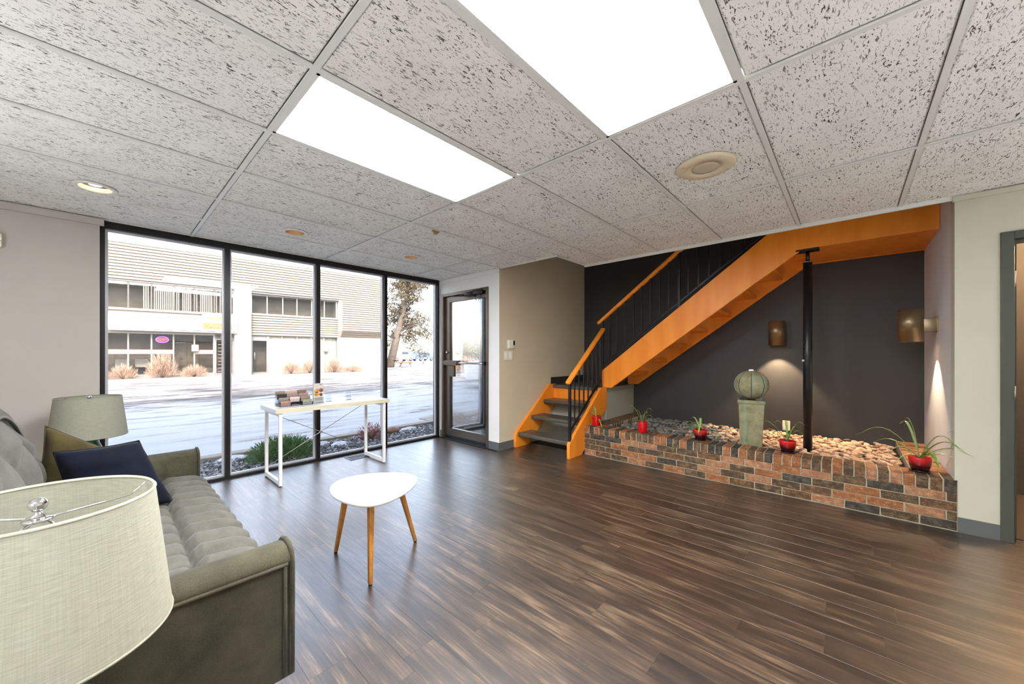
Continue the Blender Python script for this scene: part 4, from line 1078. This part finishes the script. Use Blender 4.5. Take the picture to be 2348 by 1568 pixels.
for k in range(5200):
    x = rnd.uniform(-1.2, 4.08) if k % 6 else rnd.uniform(-3, -1.2); y = rnd.uniform(4.86 if x < 0 else 4.77, 5.60); s = rnd.uniform(.022, .05)
    T = Matrix.Translation((x, y, -.015+rnd.uniform(0, .015))) @ Matrix.Rotation(rnd.uniform(0, 6), 4, 'Z') @ Matrix.Rotation(rnd.uniform(-.5, .5), 4, 'X') @ Matrix.Scale(s, 4)
    q = peb[k % 6]; gm.raw([T @ Vector((p[0], p[1], p[2]*1.6)) for p in q.v], q.f, True); mi += [rnd.choices((0, 1, 2), (5, 2.5, 2.5))[0]]*len(q.f)
me = gm.mesh('gravel_strip', M_grav); me.polygons.foreach_set('material_index', mi)
tag(link('gravel_strip', me), 'strip of grey gravel between the window and the curb', 'gravel', kind='stuff')
sn = MB(); 
for (x, y, w, d) in ((.35, 5.42, .5, .12), (1.05, 5.5, .4, .1), (2.0, 5.5, .5, .1), (2.25, 5.3, .3, .12), (3.5, 5.5, .4, .08)):
    def fn(u, v, x=x, y=y, w=w, d=d):
        r_ = u*(1+.3*noise.noise((math.cos(v*2*PI)*1.5+x, math.sin(v*2*PI)*1.5+y, 0))); return (x+w*.5*r_*math.cos(v*2*PI), y+d*.8*r_*math.sin(v*2*PI), .03-.05*u*u+.012*noise.noise((x+u*4, v*9, y)))
    sn.grid(fn, 6, 20)
tag(obj('snow_patches', sn, paint('snow', (190, 192, 198), .8, var=.02)), 'thin snow patches lying on the gravel outside the window', 'snow', kind='stuff')

def sprig_bush(name, label, c, rx, ry, h, n_, mat, L, w, seed, up=.5, cat='shrub', stem=None):
    rr = random.Random(seed); b = MB()
    for k in range(n_):
        a = rr.uniform(0, 2*PI); el = math.asin(rr.uniform(.05, 1)); r_ = rr.uniform(.45, 1.0)
        p = Vector((rx*math.cos(a)*math.cos(el)*r_, ry*math.sin(a)*math.cos(el)*r_, h*math.sin(el)*r_))
        d = (Vector((math.cos(a)*math.cos(el), math.sin(a)*math.cos(el), math.sin(el)+up))+Vector((rr.uniform(-.6,.6), rr.uniform(-.6,.6), rr.uniform(-.4,.5)))).normalized()
        s = d.cross(Vector((rr.uniform(-1,1), rr.uniform(-1,1), rr.uniform(-1,1)))).normalized(); t_ = d.cross(s)
        l_ = L*rr.uniform(.6, 1.3)
        b.raw([p-s*w*.4, p+s*w*.4, p+t_*w*.5, p+d*l_*.55+s*w, p+d*l_*.55-s*w*.6+t_*w, p+d*l_], [(0,1,3),(1,2,4,3),(2,0,4),(0,3,4),(3,4,5),(0,3,5)])
    t = thing(name, label, cat, c)
    obj('foliage', b, mat, t, world=False)['kind'] = 'stuff'
    sm = MB()
    for k in range(9):
        a = k*.7+rr.random(); sm.tube([(0, 0, -.02), (rx*.3*math.cos(a), ry*.3*math.sin(a), h*.35), (rx*.7*math.cos(a), ry*.7*math.sin(a), h*rr.uniform(.5,.85))], [.012*h/.3, .008*h/.3, .003*h/.3], 5)
    obj('stem', sm, stem or paint('brown_stem', (96, 74, 56), .9), t, world=False)
    return t
M_jun = paint('juniper_green', (86, 122, 66), .7, var=.5, nscale=10)
M_redsh = paint('dry_red_shrub', (146, 84, 80), .8, var=.3, nscale=10)
M_dry = paint('dry_straw_shrub', (168, 142, 124), .9, var=.25, nscale=4)
sprig_bush('juniper_shrub', 'low green juniper shrub in the gravel behind the desk', (1.50, 5.14, -.02), .40, .30, .25, 4600, M_jun, .055, .004, 11)
sprig_bush('red_shrub', 'small reddish dry shrub in the gravel near the desk end', (2.72, 5.28, -.02), .2, .18, .24, 420, M_redsh, .06, .004, 12)
rk_ = MB().grid(lambda u, v: ((.11*math.sin(PI*v)*math.cos(2*PI*u))*(1+.35*noise.noise((u*3, v*3, 1))), (.085*math.sin(PI*v)*math.sin(2*PI*u)), -.02+.10*(1-math.cos(PI*v))*.55), 18, 10, closeu=True)
o = obj('boulder', rk_, paint('rust_rock', (122, 92, 82), .85, var=.25, nscale=8, bump=.4)); o.location = (3.15, 5.42, .0)
tag(o, 'rust coloured boulder in the gravel right of the desk', 'rock')

# our own building's outer shell (casts the shade on the lot)
M_stucco = paint('pale_stucco', (206, 200, 190), .9, var=.05)
struct('wall_facade', MB().box(-14, -.06, 4.70, 4.80, -.2, 7.2).box(-.06, 5.7, 4.70, 4.82, H+.05, 7.2).box(5.6, 16, 4.70, 4.82, -.2, 7.2).box(-14, 16, 4.75, 5.0, 7.0, 7.2), M_stucco)
struct('roof', B(-14, 16, -8, 4.75, 7.0, 7.15), M_stucco)

# ---- shop building across the lot (local x along the facade, -y towards us)
bd = thing('commercial_building', 'two storey white shop building with ribbed siding across the snowy lot', 'building', (0, 25, 0), -math.atan(.085))
M_bw = paint('white_render', (150, 143, 136), .85, var=.03)
M_sid = paint('cream_siding', (133, 123, 112), .75, var=.03)
M_bdark = paint('dark_shop_interior', (100, 90, 78), .9, var=.25, nscale=2)
M_bfr = paint('grey_window_frame', (120, 116, 114), .5, metal=.3)
M_bfl = paint('white_mullion', (176, 172, 162), .5)
M_bglass = glass('shop_glass', (.92, .93, .93), 1.4)
def P(name, mb, mat, par=None, **k): return obj(name, mb, mat, par or bd, world=False, **k)
P('wall', MB().box(-14, 13.14, 1.2, 9, .0, 6.45).box(5.57, 10.24, .30, 1.2, 2.30, 3.52).box(-14, 4.78, .12, 1.2, 2.30, 3.36).box(-14, 13.14, .12, 1.2, 4.74, 6.4).box(10.24, 13.14, .33, 1.2, .0, 4.75).box(-14, 4.78, .2, 1.2, 0, .22), M_bw)
def ribs(x0, x1, y, z0, z1, pitch=.145, proj=.075, slope=0.0):
    b = MB(); n_ = max(1, round((z1-z0)/pitch)); p = (z1-z0)/n_; pts = []
    for k in range(n_):
        z = z0+k*p; dy = slope*(1-(z-z0)/(z1-z0)); dy2 = slope*(1-(z+p*.99-z0)/(z1-z0))
        pts += [(y+dy+.0, z), (y+dy-proj, z+p*.02), (y+dy2-proj, z+p*.70), (y+dy2, z+p*.74)]
    pts += [(y, z1), (y+.12+slope, z1), (y+.12+slope, z0)]
    return b.prism([(q[0], q[1]) for q in pts], 'x', x0, x1)
P('siding', ribs(-14, 13.14, .0, 4.78, 6.46), M_sid, fix=True)
P('siding', ribs(10.45, 13.14, .0, 2.78, 4.78), M_sid, fix=True)
P('siding', ribs(10.45, 13.14, .0, 2.40, 2.78, slope=.30), M_sid, fix=True)
P('siding', ribs(5.57, 10.24, .25, 2.34, 3.46), M_sid, fix=True)
P('parapet', B(-14, 13.18, -.06, .3, 6.46, 6.54), M_bfl)
P('pier', B(4.78, 5.53, -.22, 1.2, .0, 4.78), M_bw)
P('reveal', MB().prism([(.33, 2.34), (.0, 2.78), (.0, 4.78), (.4, 4.78), (.4, 2.34)], 'x', 10.24, 10.45), M_bw, fix=True)
P('sill', MB().box(-14, 4.78, -.02, .2, 3.33, 3.40).box(5.55, 10.24, .16, .4, 3.46, 3.53), M_bfr)
P('lintel', MB().box(-14, 4.78, .02, .14, 4.70, 4.78).box(5.55, 10.24, .02, .4, 4.68, 4.78), M_bfr)
P('interior', MB().box(-14, 4.78, 1.15, 1.19, .2, 4.75).box(5.57, 10.24, 1.15, 1.19, .0, 4.75).box(-14, 4.78, .2, 1.2, 3.3, 3.34), M_bdark)
def shop_window(x0, x1, y, z0, z1, fm, band=False):
    w = P('window', MB().box(x0-.03, x0+.03, y-.03, y+.03, z0, z1).box(x1-.03, x1+.03, y-.03, y+.03, z0, z1).box(x0+.03, x1-.03, y-.03, y+.03, z0, z0+.05).box(x0+.03, x1-.03, y-.03, y+.03, z1-.05, z1), fm)
    P('pane', B(x0+.03, x1-.03, y-.004, y+.004, z0+.05, z1-.05), M_bglass, w)
    return w
blind = paint('cream_vertical_blind', (190, 178, 162), .8, var=.05)
us = [-2.46, -1.66, -.06, .74, 1.53, 2.35, 3.13, 3.94, 4.76]
us = [-2.46, -1.66, -.86, -.06, .74, 1.53, 2.35, 3.13, 3.94, 4.76]
for k, (a, c) in enumerate(zip(us[:-1], us[1:])):
    w = shop_window(a, c, .10, 3.40, 4.70, M_bfr)
    if a > .7:
        bl = MB(); xx = a+.08+(.42 if a < .8 else 0)
        while xx < c-.06:
            bl.box(xx, xx+.042, .24, .25, 3.44, 4.66, None); xx += .075 if rnd.random() < .75 else .16
        P('vertical_blinds', bl, blind, w)
ur = [5.60, 6.36, 7.15, 7.90, 8.72, 9.45, 10.18]
for a, c in zip(ur[:-1], ur[1:]): shop_window(a, c, .32, 3.53, 4.68, M_bfl)
um = [-2.46, -1.66, -.86, -.06, .73, 1.53, 2.33, 3.13, 3.93]
red = paint('red_stripe', (196, 84, 74), .5)
for a, c in zip(um[:-1], um[1:]):
    w = shop_window(a, c, .20, .22, 2.30, M_bfl)
    if not (2.3 < a < 3.0):
        P('white_band', B(a+.03, c-.03, .188, .194, 1.275, 1.47), M_bw, w); P('red_stripe', MB().box(a+.03, c-.03, .186, .188, 1.262, 1.285).box(a+.03, c-.03, .186, .188, 1.46, 1.483), red, w)
dr = P('shop_door', MB().box(3.96, 4.03, .14, .26, .1, 2.30).box(4.71, 4.78, .14, .26, .1, 2.30).box(4.03, 4.71, .14, .26, 2.02, 2.08).box(4.03, 4.71, .14, .26, .1, .24), M_bfr)
P('pane', B(4.03, 4.71, .19, .20, .24, 2.02), M_bglass, dr); P('transom', B(4.03, 4.71, .19, .20, 2.08, 2.30), paint('dark_transom', (96, 88, 84), .4), dr)
gb = MB()
for k in range(9): gb.box(4.10, 4.64, .21, .225, .32+k*.18, .345+k*.18)
P('grille_bars', gb, M_bfl, dr)
def text(body, size, loc, mat, par, name, ex=.012, gap=1.0):
    """each character is a mesh of its own, set side by side"""
    def glyph(ch_):
        cu = bpy.data.curves.new(name, 'FONT'); cu.body = ch_; cu.size = size; cu.extrude = ex; cu.offset = .014*size; cu.align_y = 'CENTER'
        o = bpy.data.objects.new('glyph', cu); C.objects.link(o)
        me = bpy.data.meshes.new_from_object(o); bpy.data.objects.remove(o); bpy.data.curves.remove(cu)
        me.materials.clear(); me.materials.append(mat); me.name = name
        return me
    ms = [glyph(c) for c in body]; ws = [max(v.co.x for v in m.vertices)+.07*size*gap for m in ms]; x = -sum(ws)/2
    for m, w in zip(ms, ws):
        o = link(name, m, par); o.rotation_euler = (R(90), 0, 0); o.location = (loc[0]+x, loc[1], loc[2]); x += w
text('18', .24, (4.27, .12, 2.19), M_bw, dr, 'house_digit')
d2_ = P('shop_door', MB().box(5.56, 5.66, .30, .42, .1, 2.34).box(6.33, 6.44, .30, .42, .1, 2.34).box(5.66, 6.33, .30, .42, 2.02, 2.12).box(5.66, 6.33, .30, .42, .1, .22), M_bfr)
P('pane', B(5.66, 6.33, .35, .36, .22, 2.02), M_bglass, d2_); P('transom', B(5.66, 6.33, .35, .36, 2.12, 2.34), paint('grey_transom', (130, 126, 126), .4), d2_)
P('door_handle', MB().tube([(5.75, .27, .95), (5.75, .27, 1.35)], .02, 8), M_steel, d2_)
M_pan = paint('pale_panel', (160, 156, 148), .7, var=.03); M_pang = paint('grey_green_panel', (116, 120, 113), .6, var=.05)
pu = [6.46, 7.13, 7.93, 8.70, 9.45, 10.22]
for k, (a, c) in enumerate(zip(pu[:-1], pu[1:])):
    w = P('wall_panel', B(a+.03, c-.03, .50, .56, .1, 2.32), [M_pan, M_pan, M_pan, M_pan, M_pang][k])
    P('mullion', B(a-.03, a+.03, .38, .56, .1, 2.33), M_bfl)
P('panel_backing', B(6.44, 10.24, .56, .60, .05, 2.34), M_pan)
for (a, c, z0, z1, y) in ((3.02, 3.30, 1.40, 1.74, .0), (9.38, 9.66, 1.42, 1.76, .25)): P('meter_box', B(a, c, y, y+.2, z0, z1), M_bw, bevel=.02)
# fascia sign
so = [(.0, 2.37), (.0, 3.11), (3.28, 3.11), (3.50, 3.36), (4.70, 3.36), (4.88, 3.17), (4.88, 2.37)]
sg = P('shop_sign', MB().prism(so, 'y', -.42, .0), paint('white_sign_face', (196, 192, 186), .5, var=.02), fix=True)
ins = [(.07, 2.44), (.07, 3.03), (3.31, 3.03), (3.53, 3.28), (4.66, 3.28), (4.80, 3.13), (4.80, 2.44)]
P('sign_outline', MB().tube([(p[0], -.425, p[1]) for p in ins]+[(ins[0][0], -.425, ins[0][1])], .016, 4), paint('grey_line', (110, 110, 112), .6), sg)
M_yel = paint('yellow_letter', (206, 168, 70), .5, var=.03); M_brn = paint('brown_letter_shade', (150, 96, 66), .6)
P('letter_panel', B(3.49, 4.62, -.432, -.42, 2.55, 2.88), M_brn, sg, bevel=.01)
text('PARTS', .40, (4.06, -.445, 2.715), M_yel, sg, 'sign_letter')
P('sign_bar', B(3.62, 4.55, -.43, -.42, 3.08, 3.17), M_yel, sg)
# open sign in the shop window
os_ = thing('open_sign', 'oval neon OPEN sign glowing in the shop window', 'sign', (0, 25, 0), -math.atan(.085))
ring = [(1.915+.23*math.cos(2*PI*k/40), .15, 1.975+.145*math.sin(2*PI*k/40)) for k in range(41)]
obj('neon_ring', MB().tube(ring, .016, 8, cap=False), emit('violet_neon', (120, 60, 255), 3.0), os_, world=False)
obj('backing', MB().lathe([(0, 0), (.22, 0), (.22, .008), (0, .008)], 32, M=Matrix.Translation((1.915, .175, 1.975)) @ Matrix.Rotation(R(90), 4, 'X') @ Matrix.Diagonal((1, .62, 1, 1))), M_bdark, os_, world=False)
text('OPEN', .17, (1.915, .15, 1.975), emit('pink_neon', (255, 60, 90), 2.6), os_, 'neon_letter')
# shop chairs
for k, xx in enumerate((.55, 1.22)):
    t = thing('shell_chair', ('white shell chair in the shop, nearer the left edge of the window' if k == 0 else 'white shell chair in the shop behind the tall dry shrub'), 'chair', (xx, 25.62-.085*xx, .2))
    obj('seat', MB().grid(lambda u, v: (.25*(u-.5)*2*(.9), -.2+.42*min(v, .55)/.55, .42+.02*abs(u-.5)+max(0, v-.55)*.85), 10, 12), M_bw, t, world=False)
    for sx in (-1, 1):
        for yy in (-.15, .15): obj('leg', MB().tube([(sx*.2, yy, 0), (sx*.12, yy*.6, .42)], .012, 6), M_steel, t, world=False)
struct('path_shop', MB().prism([(-14, 23.9+.085*14), (14, 23.9-.085*14), (14, 26.2-.085*14), (-14, 26.2+.085*14)], 'z', -.2, .12), M_conc)
sh_sp = [(.55, .42, .52, 'low dry straw shrub under the shop window, left of the tall one', 220), (1.88, .55, 1.12, 'tall dry straw shrub below the neon sign', 420), (3.05, .5, .45, 'low dry straw shrub left of the shop door', 200),
         (7.35, .5, .75, 'dry straw shrub before the pale wall panels', 240), (8.35, .5, .8, 'dry straw shrub behind the second window mullion', 240), (9.75, .45, .85, 'dry straw shrub at the end of the pale panels', 240), (10.9, .8, .35, 'spreading low dry shrub before the white block wall', 200), (-.15, .3, .35, 'dry straw shrub cut by the left window frame', 110)]
for k, (u, r_, h_, lab, n_) in enumerate(sh_sp):
    sprig_bush('dry_shrub', lab, (u, 25-.085*u-.45, .12), r_, .35, h_, n_*4, M_dry, .24, .006, 40+k, up=.9)

# ---- trees, vehicles, table in the distance
M_bark = paint('grey_bark', (98, 88, 80), .95, var=.2, nscale=5, bump=.5, bscale=20)
M_twig = paint('brown_needles', (84, 74, 56), .9, var=.35, nscale=2)
def branchy(name, label, base, lean, hgt, seed, n_, mat, spread, low):
    rr = random.Random(seed); t = thing(name, label, 'tree', base)
    top = Vector((lean[0], lean[1], hgt))
    obj('trunk', MB().tube([(0,0,-.1), tuple(top*.3), tuple(top*.65+Vector((0,0,.2))), tuple(top)], [.42, .34, .2, .05], 10), M_bark, t, world=False)
    br = MB(); fo = MB()
    for k in range(46):
        s = rr.uniform(low, 1.0); p = top*s; a = rr.uniform(0, 2*PI); L = spread*(1.15-s*.75)*rr.uniform(.6, 1.1)
        d = Vector((math.cos(a), math.sin(a), rr.uniform(-.35, .5)))
        q = [p, p+d*L*.5+Vector((0,0,.12*L)), p+d*L+Vector((0,0,-.12*L))]
        br.tube(q, [.07, .04, .012], 5)
        for j in range(n_):
            w = rr.uniform(.2, 1.05); c = q[0].lerp(q[2], w)+Vector((rr.gauss(0,.22), rr.gauss(0,.22), rr.gauss(-.18,.25)))
            dd = Vector((rr.uniform(-1,1), rr.uniform(-1,1), rr.uniform(-1,.2))).normalized(); sd = dd.cross(Vector((rr.random(), rr.random(), rr.random()))).normalized()*.035; l_ = rr.uniform(.18, .42)
            fo.raw([c-sd, c+sd, c+dd*l_*.5+sd*1.3+dd.cross(sd)*.6, c+dd*l_], [(0,1,2),(0,2,3),(1,3,2)])
    obj('branch', br, M_bark, t, world=False)
    obj('foliage', fo, mat, t, world=False)['kind'] = 'stuff'
branchy('leaning_tree', 'leaning conifer with sparse brown needles outside the narrow window pane', (18.6, 32.6, 0), (1.9, -1.2), 9.5, 5, 170, M_twig, 4.6, .26)
branchy('conifer', 'thin conifer seen through the upper door glass', (38, 44, 0), (.3, .2), 10, 6, 90, M_twig, 2.2, .12)
branchy('conifer', 'tall conifer seen through the door glass beside the dark mullion', (30, 31.5, 0), (.2, 0), 9, 8, 90, M_twig, 2.2, .1)
sprig_bush('hedge_bush', 'straw coloured bush seen through the door glass beyond the push bar', (17.2, 19.6, 0), 1.3, .7, .95, 700, M_dry, .3, .02, 77)

M_tyre = paint('tyre_rubber', (40, 40, 42), .8); M_carglass = paint('car_glass', (66, 74, 86), .1, var=.05); M_hub = paint('wheel_hub', (170, 172, 176), .3, metal=.7)
def car(name, label, loc, rz, mat, L, prof, cab, wr=.33, W=1.75):
    t = thing(name, label, 'car', loc, rz)
    obj('body', MB().prism(prof, 'y', -W/2, W/2), mat, t, bevel=.05, seg=3, world=False, fix=True)
    obj('cabin_glass', MB().prism(cab, 'y', -W/2-.008, W/2+.008), M_carglass, t, world=False, fix=True)
    for x in (-L*.31, L*.31):
        for s in (-1, 1):
            y = s*(W/2-.08)
            wh = obj('wheel', MB().lathe([(.0, -.11), (wr*.7, -.11), (wr, -.09), (wr, .09), (wr*.7, .11), (0, .11)], 24, M=Matrix.Translation((x, y, wr)) @ Matrix.Rotation(R(90), 4, 'X')), M_tyre, t, world=False)
            obj('hub', MB().lathe([(0, -.125), (wr*.55, -.12), (wr*.6, -.1), (wr*.6, .1), (wr*.55, .12), (0, .125)], 16, M=Matrix.Translation((x, y, wr)) @ Matrix.Rotation(R(90), 4, 'X')), M_hub, wh, world=False)
    return t
van = [(-2.2, .3), (2.2, .3), (2.25, .8), (1.3, 1.0), (.7, 1.6), (-1.9, 1.65), (-2.25, 1.0)]
vcab = [(1.1, 1.02), (.62, 1.5), (-1.75, 1.55), (-2.0, 1.05)]
sed = [(-2.2, .3), (2.2, .3), (2.25, .72), (1.2, .92), (.6, 1.4), (-.9, 1.42), (-1.7, .98), (-2.25, .9)]
scab = [(1.0, .94), (.52, 1.33), (-.85, 1.35), (-1.45, .97)]
pick_ = [(-2.6, .4), (2.6, .4), (2.65, 1.0), (1.4, 1.15), (.9, 1.75), (-.5, 1.8), (-.7, 1.2), (-2.6, 1.15)]
pcab = [(1.2, 1.17), (.82, 1.65), (-.4, 1.7), (-.55, 1.2)]
def rayxy(px, d):      # ground position in front of the lens at depth d for a bearing
    rr = (px-1162.5)/851.4; return (d*(math.cos(TH)+rr*math.sin(TH)), d*(math.sin(TH)-rr*math.cos(TH)))
car('parked_suv', 'dull blue van parked beyond the leaning tree', (40.3, 58.6, 0), R(10), paint('blue_car_paint', (96, 116, 150), .3), 4.4, van, vcab)
car('parked_pickup', 'white pickup truck parked farthest away beside the blue van', (34.6, 57.0, 0), R(12), paint('white_car_paint', (232, 232, 232), .3), 5.2, pick_, pcab)
car('parked_sedan', 'dark sedan parked far off, seen through the door glass', (44.5, 44.6, 0), R(-20), paint('dark_car_paint', (70, 74, 80), .3), 4.4, sed, scab)
car('parked_sedan', 'white sedan near the entrance whose wheel shows through the door glass', (11.15, 9.5, 0), R(-38), paint('white_sedan_paint', (228, 228, 230), .3), 4.4, sed, scab)
car('parked_sedan', 'faded red sedan parked behind the door mullion', (41.5, 38.0, 0), R(-30), paint('red_car_paint', (176, 84, 96), .3), 4.4, sed, scab)
pt = thing('picnic_table', 'brown wooden picnic table by the leaning tree', 'table', (19.6, 32.2, 0), R(20))
M_pw = paint('weathered_wood', (150, 116, 88), .8, var=.15)
for k in range(4): obj('plank', B(-.95, .95, -.36+k*.185, -.19+k*.185, .73, .77), M_pw, pt, world=False)
for s in (-1, 1): obj('bench', B(-.95, .95, s*.72-.14, s*.72+.14, .42, .46), M_pw, pt, world=False)
for x in (-.7, .7):
    for s in (-1, 1): obj('leg', MB().tube([(x, s*.72, 0), (x, s*.22, .73)], .05, 4), M_pw, pt, world=False)
    obj('crossbar', B(x-.04, x+.04, -.75, .75, .34, .42), M_pw, pt, world=False)
py_ = thing('pylon_sign', 'tall white pylon sign seen through the door glass', 'sign', (31.5, 39.2, 0), R(30))
obj('column', B(-.85, .85, -.35, .35, 0, 5.0), M_bw, py_, world=False); obj('cap', MB().box(-1.05, 1.05, -.5, .5, 5.0, 5.25).box(-.9, .9, -.4, .4, 5.25, 5.5), M_bfl, py_, world=False)
obj('panel', B(-.7, .7, -.37, -.35, 3.2, 4.6), M_bfl, py_, world=False)
